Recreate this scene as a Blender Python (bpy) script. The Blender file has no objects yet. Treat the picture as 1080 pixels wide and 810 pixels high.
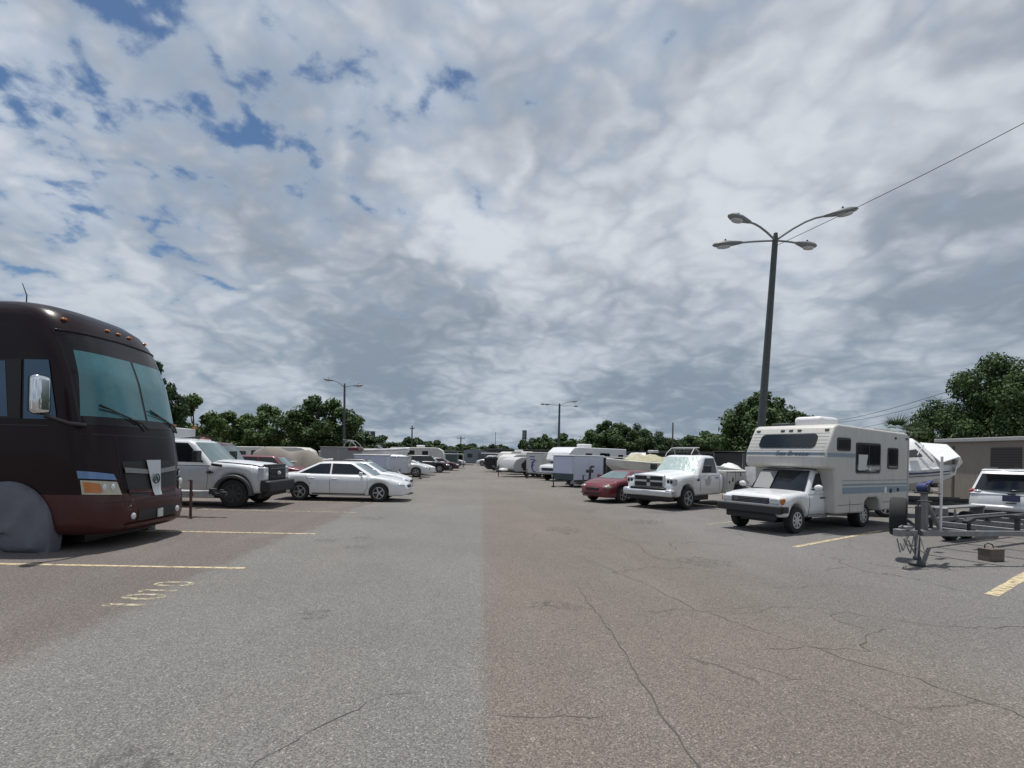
import bpy, math, random
from mathutils import Vector, Matrix
R = math.radians
SC = bpy.context.scene
COL = SC.collection
random.seed(11)

# ------------------------------------------------------------------ camera
cam_d = bpy.data.cameras.new('camera')
cam = bpy.data.objects.new('camera', cam_d); COL.objects.link(cam); SC.camera = cam
cam.location = (0, 0, 1.8)
cam.rotation_euler = (R(90), R(-1.2), 0)
cam_d.sensor_width = 36; cam_d.lens = 36 * 545 / 1080
cam_d.shift_x = (540 - 508) / 1080; cam_d.shift_y = (479 - 405) / 1080
cam_d.clip_start = 0.1; cam_d.clip_end = 3000

# ------------------------------------------------------------------ sky, sun, exposure
SUN_EL, SUN_AZ = 79, 125          # azimuth measured counter-clockwise from +X
sd = Vector((math.cos(R(SUN_AZ)) * math.cos(R(SUN_EL)), math.sin(R(SUN_AZ)) * math.cos(R(SUN_EL)), math.sin(R(SUN_EL))))
W = bpy.data.worlds.new('World'); SC.world = W; W.use_nodes = True
wn = W.node_tree; wn.nodes.clear()
def WN(t, **k):
    n = wn.nodes.new(t)
    for a, b in k.items(): setattr(n, a, b)
    return n
def wmath(op, a, b=None, clamp=False):
    n = WN('ShaderNodeMath', operation=op, use_clamp=clamp)
    for i, v in enumerate((a, b)):
        if v is None: continue
        if isinstance(v, (int, float)): n.inputs[i].default_value = v
        else: wn.links.new(v, n.inputs[i])
    return n.outputs[0]
def wmix(fac, a, b):
    n = WN('ShaderNodeMix', data_type='RGBA')
    for i, v in ((0, fac), (6, a), (7, b)):
        if isinstance(v, (int, float)): n.inputs[i].default_value = v
        elif isinstance(v, tuple): n.inputs[i].default_value = (*v, 1)
        else: wn.links.new(v, n.inputs[i])
    return n.outputs[2]
def wramp(v, lo, hi):
    n = WN('ShaderNodeMapRange', interpolation_type='SMOOTHSTEP')
    wn.links.new(v, n.inputs[0]); n.inputs[1].default_value = lo; n.inputs[2].default_value = hi
    return n.outputs[0]
sky = WN('ShaderNodeTexSky', sky_type='NISHITA', sun_disc=False)
sky.sun_elevation = R(SUN_EL); sky.sun_rotation = R(90 - SUN_AZ); sky.air_density = 1.0; sky.dust_density = 0.6; sky.ozone_density = 2.0
tc = WN('ShaderNodeTexCoord'); sep = WN('ShaderNodeSeparateXYZ'); wn.links.new(tc.outputs['Generated'], sep.inputs[0])
dx, dy, dz = sep.outputs
den = wmath('ADD', wmath('MAXIMUM', dz, 0.0), 0.30)
cmb = WN('ShaderNodeCombineXYZ')
wn.links.new(wmath('DIVIDE', dx, den), cmb.inputs[0]); wn.links.new(wmath('DIVIDE', dy, den), cmb.inputs[1])
def wnoise(scale, detail, rough, off, dist=0.0):
    m = WN('ShaderNodeMapping'); m.inputs['Location'].default_value = off
    wn.links.new(cmb.outputs[0], m.inputs[0])
    n = WN('ShaderNodeTexNoise'); wn.links.new(m.outputs[0], n.inputs['Vector'])
    n.inputs['Scale'].default_value = scale; n.inputs['Detail'].default_value = detail; n.inputs['Roughness'].default_value = rough
    n.inputs['Distortion'].default_value = dist
    return n.outputs['Fac']
n_cov = wnoise(4.6, 8, 0.58, (3.1, 7.4, 0), 0.30)
n_fine = wnoise(17.0, 6, 0.6, (1.7, 2.2, 5.0), 0.4)
n_puff = wnoise(9.0, 6, 0.52, (6.4, 3.9, 3.0), 0.5)
n_shade = wnoise(1.35, 9, 0.56, (5.1, 9.2, 2.0), 0.1)
n_big = wnoise(0.9, 3, 0.5, (2.3, 4.4, 1.0))
# the deck thins out towards the upper left (north-west, high up)
lean = wmath('ADD', wmath('ADD', wmath('MULTIPLY', dx, -0.62), wmath('MULTIPLY', dz, 1.05)), -0.54)
lean = wmath('MINIMUM', wmath('MAXIMUM', lean, -0.25), 0.36)
# rounded puffs: smooth cells bent by noise
wv = WN('ShaderNodeVectorMath', operation='SCALE'); nzw = WN('ShaderNodeTexNoise'); nzw.inputs['Scale'].default_value = 5.0; nzw.inputs['Detail'].default_value = 6
wn.links.new(cmb.outputs[0], nzw.inputs['Vector']); wn.links.new(nzw.outputs['Color'], wv.inputs[0]); wv.inputs['Scale'].default_value = 0.34
wa = WN('ShaderNodeVectorMath', operation='ADD'); wn.links.new(cmb.outputs[0], wa.inputs[0]); wn.links.new(wv.outputs[0], wa.inputs[1])
def cells(scale):
    v = WN('ShaderNodeTexVoronoi', feature='SMOOTH_F1', voronoi_dimensions='2D'); v.inputs['Scale'].default_value = scale; v.inputs['Smoothness'].default_value = 0.35
    wn.links.new(wa.outputs[0], v.inputs['Vector']); return wmath('SUBTRACT', 1.0, v.outputs['Distance'])
puffA, puffB = cells(6.5), cells(13.0)
cov = wmath('ADD', wmath('MULTIPLY', n_cov, 0.50), wmath('ADD', wmath('MULTIPLY', n_fine, 0.20), wmath('MULTIPLY', n_puff, 0.30)))
cov = wmath('ADD', cov, wmath('MULTIPLY', wmath('SUBTRACT', wmath('ADD', wmath('MULTIPLY', puffA, .5), wmath('MULTIPLY', puffB, .5)), 0.60), 0.30))
cov = wmath('SUBTRACT', cov, wmath('MULTIPLY', lean, 0.34))
mask = wramp(cov, 0.30, 0.40)
thick = wramp(cov, 0.36, 0.56)
shade = wmath('ADD', wmath('ADD', wmath('MULTIPLY', n_shade, 0.50), wmath('MULTIPLY', n_big, 0.44)), wmath('MULTIPLY', wmath('ADD', puffA, puffB), 0.075))
light = wramp(shade, 0.455, 0.665)
ccol = wmix(light, (2.9, 3.35, 4.0), (6.6, 7.0, 7.6))
ccol = wmix(wmath('MULTIPLY', wmath('SUBTRACT', 1.0, thick), 0.45), ccol, (3.4, 4.5, 6.2))
# low bands of grey-blue cloud over the horizon
low = wramp(dz, 0.42, 0.08)
ccol = wmix(wmath('MULTIPLY', low, 0.72), ccol, wmix(light, (2.1, 2.75, 3.5), (4.7, 5.4, 6.1)))
hs_ = WN('ShaderNodeHueSaturation'); hs_.inputs['Saturation'].default_value = 1.15; wn.links.new(sky.outputs[0], hs_.inputs['Color'])
bg1 = WN('ShaderNodeBackground'); wn.links.new(hs_.outputs[0], bg1.inputs[0]); bg1.inputs[1].default_value = 0.08
bg2 = WN('ShaderNodeBackground'); wn.links.new(ccol, bg2.inputs[0]); bg2.inputs[1].default_value = 0.10
mx = WN('ShaderNodeMixShader'); wn.links.new(mask, mx.inputs[0]); wn.links.new(bg1.outputs[0], mx.inputs[1]); wn.links.new(bg2.outputs[0], mx.inputs[2])
out = WN('ShaderNodeOutputWorld'); wn.links.new(mx.outputs[0], out.inputs[0])

sl = bpy.data.lights.new('sun', 'SUN'); sl.energy = 4.2; sl.angle = R(0.6); sl.color = (1.0, 0.96, 0.9)
so = bpy.data.objects.new('sun', sl); COL.objects.link(so); so.rotation_euler = sd.to_track_quat('Z', 'Y').to_euler(); so.location = (0, 0, 60)
SC.view_settings.view_transform = 'Standard'; SC.view_settings.look = 'None'
SC.view_settings.exposure = 0.0; SC.view_settings.gamma = 1.0; SC.view_settings.use_curve_mapping = False

# ------------------------------------------------------------------ materials
def mat(name, col, rough=0.5, metal=0.0, var=0.12, scale=3.0, coat=0.0, bump=0.0, bscale=40.0, spec=0.5, dirt=0.0):
    m = bpy.data.materials.new(name); m.use_nodes = True
    nt = m.node_tree; b = nt.nodes['Principled BSDF']
    b.inputs['Roughness'].default_value = rough; b.inputs['Metallic'].default_value = metal
    b.inputs['Coat Weight'].default_value = coat; b.inputs['Coat Roughness'].default_value = 0.08
    b.inputs['Specular IOR Level'].default_value = spec
    t = nt.nodes.new('ShaderNodeTexCoord'); n = nt.nodes.new('ShaderNodeTexNoise')
    nt.links.new(t.outputs['Object'], n.inputs['Vector']); n.inputs['Scale'].default_value = scale; n.inputs['Detail'].default_value = 6; n.inputs['Roughness'].default_value = .6
    mixn = nt.nodes.new('ShaderNodeMix'); mixn.data_type = 'RGBA'
    mixn.inputs[6].default_value = (*[c * (1 - var) for c in col], 1); mixn.inputs[7].default_value = (*[min(1, c * (1 + var)) for c in col], 1)
    nt.links.new(n.outputs['Fac'], mixn.inputs[0])
    last = mixn.outputs[2]
    if dirt > 0:
        n2 = nt.nodes.new('ShaderNodeTexNoise'); mp = nt.nodes.new('ShaderNodeMapping'); mp.inputs['Scale'].default_value = (5, 5, 0.9)
        nt.links.new(t.outputs['Object'], mp.inputs[0]); nt.links.new(mp.outputs[0], n2.inputs['Vector']); n2.inputs['Scale'].default_value = 2.2; n2.inputs['Detail'].default_value = 7
        mr = nt.nodes.new('ShaderNodeMapRange'); mr.inputs[1].default_value = .5; mr.inputs[2].default_value = .8; mr.inputs[4].default_value = dirt
        nt.links.new(n2.outputs['Fac'], mr.inputs[0])
        m2 = nt.nodes.new('ShaderNodeMix'); m2.data_type = 'RGBA'; nt.links.new(mr.outputs[0], m2.inputs[0]); nt.links.new(last, m2.inputs[6])
        m2.inputs[7].default_value = (.13, .115, .095, 1); last = m2.outputs[2]
    nt.links.new(last, b.inputs['Base Color'])
    if bump > 0:
        n3 = nt.nodes.new('ShaderNodeTexNoise'); n3.inputs['Scale'].default_value = bscale; n3.inputs['Detail'].default_value = 5
        nt.links.new(t.outputs['Object'], n3.inputs['Vector'])
        bp = nt.nodes.new('ShaderNodeBump'); bp.inputs['Strength'].default_value = bump; bp.inputs['Distance'].default_value = .02
        nt.links.new(n3.outputs['Fac'], bp.inputs['Height']); nt.links.new(bp.outputs[0], b.inputs['Normal'])
    return m
M = {}
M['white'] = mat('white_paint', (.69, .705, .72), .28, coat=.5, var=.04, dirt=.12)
M['oldwhite'] = mat('aged_white_paint', (.56, .555, .52), .42, var=.06, dirt=.28)
M['cream'] = mat('cream_siding', (.51, .50, .465), .45, var=.05, dirt=.22)
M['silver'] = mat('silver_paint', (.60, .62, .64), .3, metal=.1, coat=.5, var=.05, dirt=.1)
M['red'] = mat('red_paint', (.125, .011, .019), .36, coat=.25, var=.12, dirt=.12)
M['darkred'] = mat('dark_red_paint', (.06, .012, .016), .3, coat=.5, var=.1)
M['brown'] = mat('dark_brown_paint', (.014, .0068, .0080), .28, coat=.12, spec=.16, var=.1)
M['maroon'] = mat('maroon_paint', (.062, .019, .018), .32, coat=.12, spec=.3, var=.12, dirt=.06)
M['black'] = mat('black_paint', (.012, .012, .014), .35, var=.2)
M['mask'] = mat('black_gloss_mask', (.008, .0065, .009), .2, var=.1, coat=.1, spec=.3)
M['plastic'] = mat('black_plastic', (.022, .022, .024), .6, var=.25, bump=.15, bscale=60)
M['rubber'] = mat('tyre_rubber', (.020, .020, .020), .85, var=.3, scale=12, bump=.2, bscale=30)
M['glass'] = mat('dark_glass', (.010, .013, .016), .07, var=.2, coat=.0, spec=.55)
M['sideglass'] = mat('pale_tinted_glass', (.10, .13, .14), .08, var=.25, spec=.6)
M['wsglass'] = mat('windscreen_glass', (.12, .17, .18), .07, var=.3, scale=2, spec=.6)
M['blueglass'] = mat('blue_tinted_glass', (.03, .085, .15), .1, var=.15, spec=.55)
M['curtain'] = mat('teal_curtain_behind_glass', (.028, .140, .165), .16, var=.45, scale=1.6, coat=.5, bump=.25, bscale=4)
M['shade'] = mat('foil_sunshade_behind_glass', (.62, .72, .66), .22, metal=.55, var=.35, scale=5, bump=.9, bscale=7, coat=.6)
M['chrome'] = mat('chrome', (.72, .74, .76), .1, metal=1, var=.05)
M['satin'] = mat('satin_chrome', (.62, .63, .64), .28, metal=.55, var=.08)
M['alloy'] = mat('wheel_alloy', (.42, .43, .44), .35, metal=.8, var=.12)
M['steelwheel'] = mat('painted_wheel', (.50, .50, .49), .45, var=.12, dirt=.3)
M['galv'] = mat('galvanised_steel', (.21, .218, .225), .55, metal=.45, var=.35, scale=9, dirt=.45)
M['rust'] = mat('rusty_steel', (.10, .055, .038), .8, var=.4, scale=9, bump=.3)
M['darksteel'] = mat('dark_steel', (.05, .053, .055), .6, metal=.3, var=.3, scale=8)
M['flare'] = mat('dark_grey_flare', (.055, .058, .062), .55, var=.15)
M['grey'] = mat('grey_paint', (.22, .225, .23), .5, var=.12, dirt=.2)
M['lgrey'] = mat('light_grey_plastic', (.42, .43, .44), .5, var=.08, dirt=.15)
M['lamp'] = mat('clear_lamp_lens', (.62, .64, .66), .12, metal=.25, var=.25, scale=14, coat=.5)
M['redlamp'] = mat('cloudy_lamp_lens', (.24, .22, .21), .25, var=.3, scale=12, coat=.3)
M['yellowlamp'] = mat('yellowed_lamp_lens', (.46, .43, .34), .2, var=.25, scale=12, coat=.4)
M['amber'] = mat('amber_lens', (.45, .15, .025), .2, var=.2, coat=.4)
M['redlens'] = mat('red_lens', (.30, .02, .03), .15, var=.2, coat=.5)
M['bluefilm'] = mat('pale_blue_lens', (.13, .21, .40), .14, metal=.3, var=.2, coat=.5)
M['covergrey'] = mat('grey_wheel_cover_fabric', (.13, .135, .16), .8, var=.18, bump=.5, bscale=9)
M['shadewhite'] = mat('shade_tinted_white_aluminium', (.55, .58, .70), .38, var=.05, dirt=.1)  # white aluminium with the lavender tint of shade put into its colour
M['tarp'] = mat('tan_tarp', (.19, .17, .148), .85, var=.2, bump=.6, bscale=5)
M['wrap'] = mat('white_shrink_wrap', (.72, .72, .72), .42, var=.07, bump=.8, bscale=6)
M['camo'] = mat('faded_yellow_cover', (.37, .35, .24), .85, var=.55, scale=5, bump=.8, bscale=9)
M['navy'] = mat('blue_strap', (.03, .04, .15), .7, var=.3)
M['bluestripe'] = mat('blue_stripe_vinyl', (.21, .275, .335), .5, var=.1, dirt=.12)
M['lettering'] = mat('slate_blue_lettering', (.07, .12, .19), .5, var=.1)
M['purple'] = mat('purple_vinyl', (.09, .06, .32), .4, var=.15)
M['dkgreen'] = mat('dark_green_vinyl', (.05, .075, .075), .5, var=.2)
M['darktrim'] = mat('dark_seam', (.03, .03, .032), .7, var=.2)
M['battery'] = mat('brown_battery_box', (.13, .105, .09), .7, var=.25, scale=14, dirt=.2)
M['pvc'] = mat('white_pvc', (.62, .62, .60), .5, var=.08, dirt=.2)
M['wood'] = mat('weathered_wood_pole', (.10, .085, .07), .85, var=.35, scale=6, bump=.4)
M['polepaint'] = mat('dark_green_pole', (.052, .062, .062), .6, var=.35, scale=5, dirt=.1)
M['lamphead'] = mat('grey_lamp_housing', (.17, .18, .185), .5, var=.12)
M['wall'] = mat('brown_block_wall', (.255, .22, .185), .88, var=.14, scale=1.6, bump=.4, bscale=14, dirt=.4)
M['walldoor'] = mat('dark_shutter', (.085, .072, .062), .8, var=.15)
M['fascia'] = mat('grey_fascia', (.36, .36, .35), .6, var=.12, dirt=.3)
M['metalbldg'] = mat('grey_metal_cladding', (.10, .108, .112), .65, var=.12, scale=.4, dirt=.15)
M['bluebldg'] = mat('blue_grey_cladding', (.17, .20, .22), .65, var=.1, scale=.6)
M['roofred'] = mat('red_brown_roof_tiles', (.16, .070, .055), .85, var=.22, scale=4, bump=.4, bscale=9)
M['bark'] = mat('tree_bark', (.06, .048, .038), .9, var=.35, scale=8, bump=.5, bscale=20)
M['screen'] = mat('black_fence_screen', (.018, .020, .020), .9, var=.3)
M['plate'] = mat('dark_licence_plate', (.05, .07, .12), .5, var=.4, scale=22)
M['platewhite'] = mat('pale_licence_plate', (.55, .56, .55), .5, var=.2, scale=25)
def leafmat(name, a, b):
    m = bpy.data.materials.new(name); m.use_nodes = True; nt = m.node_tree; bs = nt.nodes['Principled BSDF']
    bs.inputs['Roughness'].default_value = .6; bs.inputs['Specular IOR Level'].default_value = .25
    t = nt.nodes.new('ShaderNodeTexCoord'); n = nt.nodes.new('ShaderNodeTexNoise'); n.inputs['Scale'].default_value = .9; n.inputs['Detail'].default_value = 5
    nt.links.new(t.outputs['Object'], n.inputs['Vector'])
    x = nt.nodes.new('ShaderNodeMix'); x.data_type = 'RGBA'; x.inputs[6].default_value = (*a, 1); x.inputs[7].default_value = (*b, 1)
    r = nt.nodes.new('ShaderNodeMapRange'); r.inputs[1].default_value = .35; r.inputs[2].default_value = .65
    nt.links.new(n.outputs['Fac'], r.inputs[0]); gi = nt.nodes.new('ShaderNodeNewGeometry'); ad = nt.nodes.new('ShaderNodeMath'); ad.operation = 'MULTIPLY_ADD'; ad.use_clamp = True
    nt.links.new(gi.outputs['Random Per Island'], ad.inputs[0]); ad.inputs[1].default_value = .9; m_ = nt.nodes.new('ShaderNodeMath'); m_.operation = 'MULTIPLY_ADD'; nt.links.new(r.outputs[0], m_.inputs[0]); m_.inputs[1].default_value = .7; m_.inputs[2].default_value = -.3; nt.links.new(m_.outputs[0], ad.inputs[2])
    nt.links.new(ad.outputs[0], x.inputs[0]); nt.links.new(x.outputs[2], bs.inputs['Base Color'])
    tr = nt.nodes.new('ShaderNodeBsdfTranslucent'); nt.links.new(x.outputs[2], tr.inputs[0])
    ms = nt.nodes.new('ShaderNodeMixShader'); ms.inputs[0].default_value = .18
    nt.links.new(bs.outputs[0], ms.inputs[1]); nt.links.new(tr.outputs[0], ms.inputs[2])
    nt.links.new(ms.outputs[0], nt.nodes['Material Output'].inputs[0]); return m
M['leafA'] = leafmat('oak_leaves', (.026, .052, .018), (.075, .118, .034))
M['leafB'] = leafmat('deep_green_leaves', (.020, .044, .018), (.058, .098, .036))
M['leafC'] = leafmat('light_green_leaves', (.042, .078, .020), (.10, .155, .045))

# ------------------------------------------------------------------ mesh building
class MB:
    def __init__(s): s.v = []; s.f = []
    def add(s, vs, fs):
        o = len(s.v); s.v += [tuple(v) for v in vs]; s.f += [tuple(i + o for i in f) for f in fs]; return s
    def box(s, c, d, rz=0, ry=0, rx=0):
        x, y, z = [k / 2 for k in d]
        vs = [Vector((a * x, b * y, e * z)) for a in (-1, 1) for b in (-1, 1) for e in (-1, 1)]
        m = Matrix.Rotation(rz, 3, 'Z') @ Matrix.Rotation(ry, 3, 'Y') @ Matrix.Rotation(rx, 3, 'X')
        vs = [m @ v + Vector(c) for v in vs]
        return s.add(vs, [(0, 1, 3, 2), (4, 6, 7, 5), (0, 4, 5, 1), (2, 3, 7, 6), (0, 2, 6, 4), (1, 5, 7, 3)])
    def beam(s, p, q, w, h):
        p, q = Vector(p), Vector(q); d = (q - p).normalized(); up = Vector((0, 0, 1))
        if abs(d.z) > .95: up = Vector((1, 0, 0))
        sx = d.cross(up).normalized() * w / 2; sz = sx.cross(d).normalized() * h / 2
        vs = [p - sx - sz, p + sx - sz, p + sx + sz, p - sx + sz, q - sx - sz, q + sx - sz, q + sx + sz, q - sx + sz]
        return s.add(vs, [(0, 1, 2, 3), (7, 6, 5, 4), (0, 4, 5, 1), (1, 5, 6, 2), (2, 6, 7, 3), (3, 7, 4, 0)])
    def loft(s, rings, caps=True, closed=True):
        n = len(rings[0]); vs = [p for r in rings for p in r]; fs = []
        for i in range(len(rings) - 1):
            for j in range(n if closed else n - 1):
                k = (j + 1) % n; fs.append((i * n + j, i * n + k, (i + 1) * n + k, (i + 1) * n + j))
        if caps: fs.append(tuple(range(n - 1, -1, -1))); fs.append(tuple(range((len(rings) - 1) * n, len(rings) * n)))
        return s.add(vs, fs)
    def tube(s, pts, r, n=8, caps=True):
        pts = [Vector(p) for p in pts]; rs = r if isinstance(r, (list, tuple)) else [r] * len(pts); rings = []; ref = None
        for i, p in enumerate(pts):
            d = (pts[min(i + 1, len(pts) - 1)] - pts[max(i - 1, 0)]).normalized()
            if ref is None:
                ref = Vector((0, 0, 1)) if abs(d.z) < .9 else Vector((1, 0, 0))
            a = (ref - d * ref.dot(d)).normalized(); ref = a; b = d.cross(a)
            rings.append([p + (a * math.cos(t) + b * math.sin(t)) * rs[i] for t in [2 * math.pi * k / n for k in range(n)]])
        return s.loft(rings, caps)
    def lathe_y(s, prof, n=24, c=(0, 0, 0)):     # profile of (radius, y), spun round the Y axis
        rings = [[(c[0] + r * math.cos(2 * math.pi * k / n), c[1] + y, c[2] + r * math.sin(2 * math.pi * k / n)) for k in range(n)] for r, y in prof]
        return s.loft(rings, True)
    def lathe_z(s, prof, n=20, c=(0, 0, 0)):
        rings = [[(c[0] + r * math.cos(2 * math.pi * k / n), c[1] + r * math.sin(2 * math.pi * k / n), c[2] + z) for k in range(n)] for r, z in prof]
        return s.loft(rings, True)
    def ell(s, c, r, n=14, m=8):
        rings = []
        for i in range(m + 1):
            t = math.pi * (i + .02) / (m + .04); rings.append([(c[0] + r[0] * math.sin(t) * math.cos(2 * math.pi * k / n), c[1] + r[1] * math.sin(t) * math.sin(2 * math.pi * k / n), c[2] - r[2] * math.cos(t)) for k in range(n)])
        return s.loft(rings, True)
    def prism(s, prof, y0, y1):                  # polygon of (x, z) run from y0 to y1
        n = len(prof); vs = [(x, y0, z) for x, z in prof] + [(x, y1, z) for x, z in prof]
        fs = [tuple(range(n - 1, -1, -1)), tuple(range(n, 2 * n))] + [(i, (i + 1) % n, n + (i + 1) % n, n + i) for i in range(n)]
        return s.add(vs, fs)
    def patch(s, fn, nu=6, nv=4, thick=None):
        vs = [fn(i / nu, j / nv) for j in range(nv + 1) for i in range(nu + 1)]
        fs = [(j * (nu + 1) + i, j * (nu + 1) + i + 1, (j + 1) * (nu + 1) + i + 1, (j + 1) * (nu + 1) + i) for j in range(nv) for i in range(nu)]
        return s.add(vs, fs)
    def slab(s, quad, t):                        # a plate: four corners thickened by t along the normal
        q = [Vector(p) for p in quad]; n = (q[1] - q[0]).cross(q[3] - q[0]).normalized() * t
        vs = q + [p + n for p in q]
        return s.add(vs, [(3, 2, 1, 0), (4, 5, 6, 7), (0, 1, 5, 4), (1, 2, 6, 5), (2, 3, 7, 6), (3, 0, 4, 7)])
    def mesh(s, name, m=None, sharp=38):
        me = bpy.data.meshes.new(name); me.from_pydata(s.v, [], s.f); me.validate()
        import bmesh
        b = bmesh.new(); b.from_mesh(me); bmesh.ops.recalc_face_normals(b, faces=b.faces); b.to_mesh(me); b.free()
        for p in me.polygons: p.use_smooth = True
        me.set_sharp_from_angle(angle=R(sharp))
        if m: me.materials.append(m)
        return me
    def build(s, name, m, parent=None, bevel=0, sharp=38, seg=2, loc=None, rz=None):
        o = bpy.data.objects.new(name, s.mesh(name, m, sharp)); COL.objects.link(o)
        if parent: o.parent = parent
        if loc: o.location = loc
        if rz: o.rotation_euler.z = rz
        if bevel:
            b = o.modifiers.new('bevel', 'BEVEL'); b.width = bevel; b.segments = seg; b.limit_method = 'ANGLE'; b.angle_limit = R(35)
        return o
def tag(o, label=None, cat=None, group=None, kind=None):
    if label: o['label'] = label
    if cat: o['category'] = cat
    if group: o['group'] = group
    if kind: o['kind'] = kind
    return o
def thing(name, label, cat, loc, rz=0, group=None):
    o = bpy.data.objects.new(name, None); COL.objects.link(o); o.location = loc; o.rotation_euler.z = rz; o.empty_display_size = .3
    return tag(o, label, cat, group)
def children(o): return [c for c in COL.objects if c.parent == o]
def copy_tree(o, parent=None):
    c = o.copy(); COL.objects.link(c)
    if parent: c.parent = parent
    for ch in children(o): copy_tree(ch, c)
    return c
def put(me, name, parent, loc=(0, 0, 0), rot=(0, 0, 0)):
    o = bpy.data.objects.new(name, me); COL.objects.link(o); o.parent = parent; o.location = loc; o.rotation_euler = rot; return o
def lerp(a, b, t): return a + (b - a) * t
def interp(tab, x):
    if x <= tab[0][0]: return tab[0][1]
    for (a, p), (b, q) in zip(tab, tab[1:]):
        if x <= b: return p + (q - p) * (x - a) / (b - a) if b > a else q
    return tab[-1][1]
def text_mesh(body, size, m, parent, name, mtx, extrude=.002, shear=0.0):
    cu = bpy.data.curves.new(name, 'FONT'); cu.body = body; cu.size = size; cu.extrude = extrude; cu.shear = shear; cu.align_x = 'CENTER'; cu.align_y = 'CENTER'
    tmp = bpy.data.objects.new(name, cu); COL.objects.link(tmp)
    me = bpy.data.meshes.new_from_object(tmp); bpy.data.objects.remove(tmp); me.name = name
    me.materials.clear(); me.materials.append(m)
    o = bpy.data.objects.new(name, me); COL.objects.link(o); o.parent = parent; o.matrix_local = mtx
    return o

# ------------------------------------------------------------------ ground
def asphalt():
    m = bpy.data.materials.new('asphalt'); m.use_nodes = True; nt = m.node_tree; N = nt.nodes; L = nt.links; b = N['Principled BSDF']
    b.inputs['Roughness'].default_value = .88; b.inputs['Specular IOR Level'].default_value = .3
    t = N.new('ShaderNodeTexCoord'); P = t.outputs['Object']
    def noise(s, d=6, r=.6, sc=None, dist=0):
        n = N.new('ShaderNodeTexNoise'); n.inputs['Scale'].default_value = s; n.inputs['Detail'].default_value = d; n.inputs['Roughness'].default_value = r; n.inputs['Distortion'].default_value = dist
        if sc:
            mp = N.new('ShaderNodeMapping'); mp.inputs['Scale'].default_value = sc; L.new(P, mp.inputs[0]); L.new(mp.outputs[0], n.inputs['Vector'])
        else: L.new(P, n.inputs['Vector'])
        return n.outputs['Fac']
    def mr(v, a, c, lo=0., hi=1., smooth=True):
        n = N.new('ShaderNodeMapRange'); n.interpolation_type = 'SMOOTHSTEP' if smooth else 'LINEAR'
        n.inputs[1].default_value = a; n.inputs[2].default_value = c; n.inputs[3].default_value = lo; n.inputs[4].default_value = hi; L.new(v, n.inputs[0]); return n.outputs[0]
    def mth(op, a, c):
        n = N.new('ShaderNodeMath'); n.operation = op
        for i, v in enumerate((a, c)):
            if isinstance(v, (int, float)): n.inputs[i].default_value = v
            else: L.new(v, n.inputs[i])
        return n.outputs[0]
    def mix(f, a, c, mode='MIX'):
        n = N.new('ShaderNodeMix'); n.data_type = 'RGBA'; n.blend_type = mode
        for i, v in ((0, f), (6, a), (7, c)):
            if isinstance(v, (int, float)): n.inputs[i].default_value = v
            elif isinstance(v, tuple): n.inputs[i].default_value = (*v, 1)
            else: L.new(v, n.inputs[i])
        return n.outputs[2]
    s = N.new('ShaderNodeSeparateXYZ'); L.new(P, s.inputs[0]); X, Y, _ = s.outputs
    wob = noise(.35, 4); wob2 = noise(2.2, 5)
    Xw = mth('ADD', X, mth('ADD', mth('MULTIPLY', mth('SUBTRACT', wob, .5), 1.3), mth('MULTIPLY', mth('SUBTRACT', wob2, .5), .5)))
    Xs = mth('ADD', X, mth('MULTIPLY', mth('SUBTRACT', wob2, .5), .10))
    lane = (.188, .184, .173); laneR = (.172, .146, .124); stallL = (.150, .127, .117); stallR = (.184, .178, .172)
    c = mix(mr(Xs, -.02, .12), lane, laneR)                                # joint down the middle of the lane
    c = mix(mr(Xw, 2.6, 6.2), c, stallR)
    c = mix(mr(Xw, -3.75, -4.05), c, stallL)
    c = mix(mth('MULTIPLY', mr(Y, 11, 30, 0, .8), mr(X, -5, -3)), c, (.190, .173, .156))
    big = noise(.22, 6, .6); c = mix(mr(big, .3, .7), mix(.5, c, (.12, .112, .105)), c)
    wear = noise(.9, 6, .65, (1, .22, 1)); c = mix(mr(wear, .45, .75, 0, .25), c, (.24, .225, .205))
    # oil and tyre stains
    st = noise(.55, 5, .55, (1, 1, 1), .4); c = mix(mr(st, .66, .78, 0, .55), c, (.055, .052, .050))
    st2 = noise(1.7, 4, .5, (1, .8, 1), .6); c = mix(mr(st2, .70, .80, 0, .45), c, (.06, .056, .052))
    # aggregate
    v = N.new('ShaderNodeTexVoronoi'); v.voronoi_dimensions = '2D'; v.inputs['Scale'].default_value = 84; L.new(P, v.inputs['Vector'])
    sv = N.new('ShaderNodeSeparateColor'); L.new(v.outputs['Color'], sv.inputs[0])
    stone = mr(sv.outputs[0], 0, 1, .70, 1.30, False)
    v2 = N.new('ShaderNodeTexVoronoi'); v2.voronoi_dimensions = '2D'; v2.inputs['Scale'].default_value = 190; L.new(P, v2.inputs['Vector'])
    sv2 = N.new('ShaderNodeSeparateColor'); L.new(v2.outputs['Color'], sv2.inputs[0])
    stone = mth('MULTIPLY', stone, mr(sv2.outputs[1], 0, 1, .75, 1.25, False))
    hi = mr(sv.outputs[1], .93, .97, 0, .7); gap = mr(v.outputs['Distance'], .42, .75, 1, .62)
    stone = mth('MULTIPLY', mth('ADD', stone, hi), gap)
    g = N.new('ShaderNodeCombineColor'); [L.new(stone, g.inputs[i]) for i in range(3)]
    c = mix(1.0, c, g.outputs[0], 'MULTIPLY')
    # hairline crazing on the right half
    wv = N.new('ShaderNodeVectorMath'); wv.operation = 'ADD'; nz = N.new('ShaderNodeTexNoise'); nz.inputs['Scale'].default_value = 1.3; nz.inputs['Detail'].default_value = 5
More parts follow.
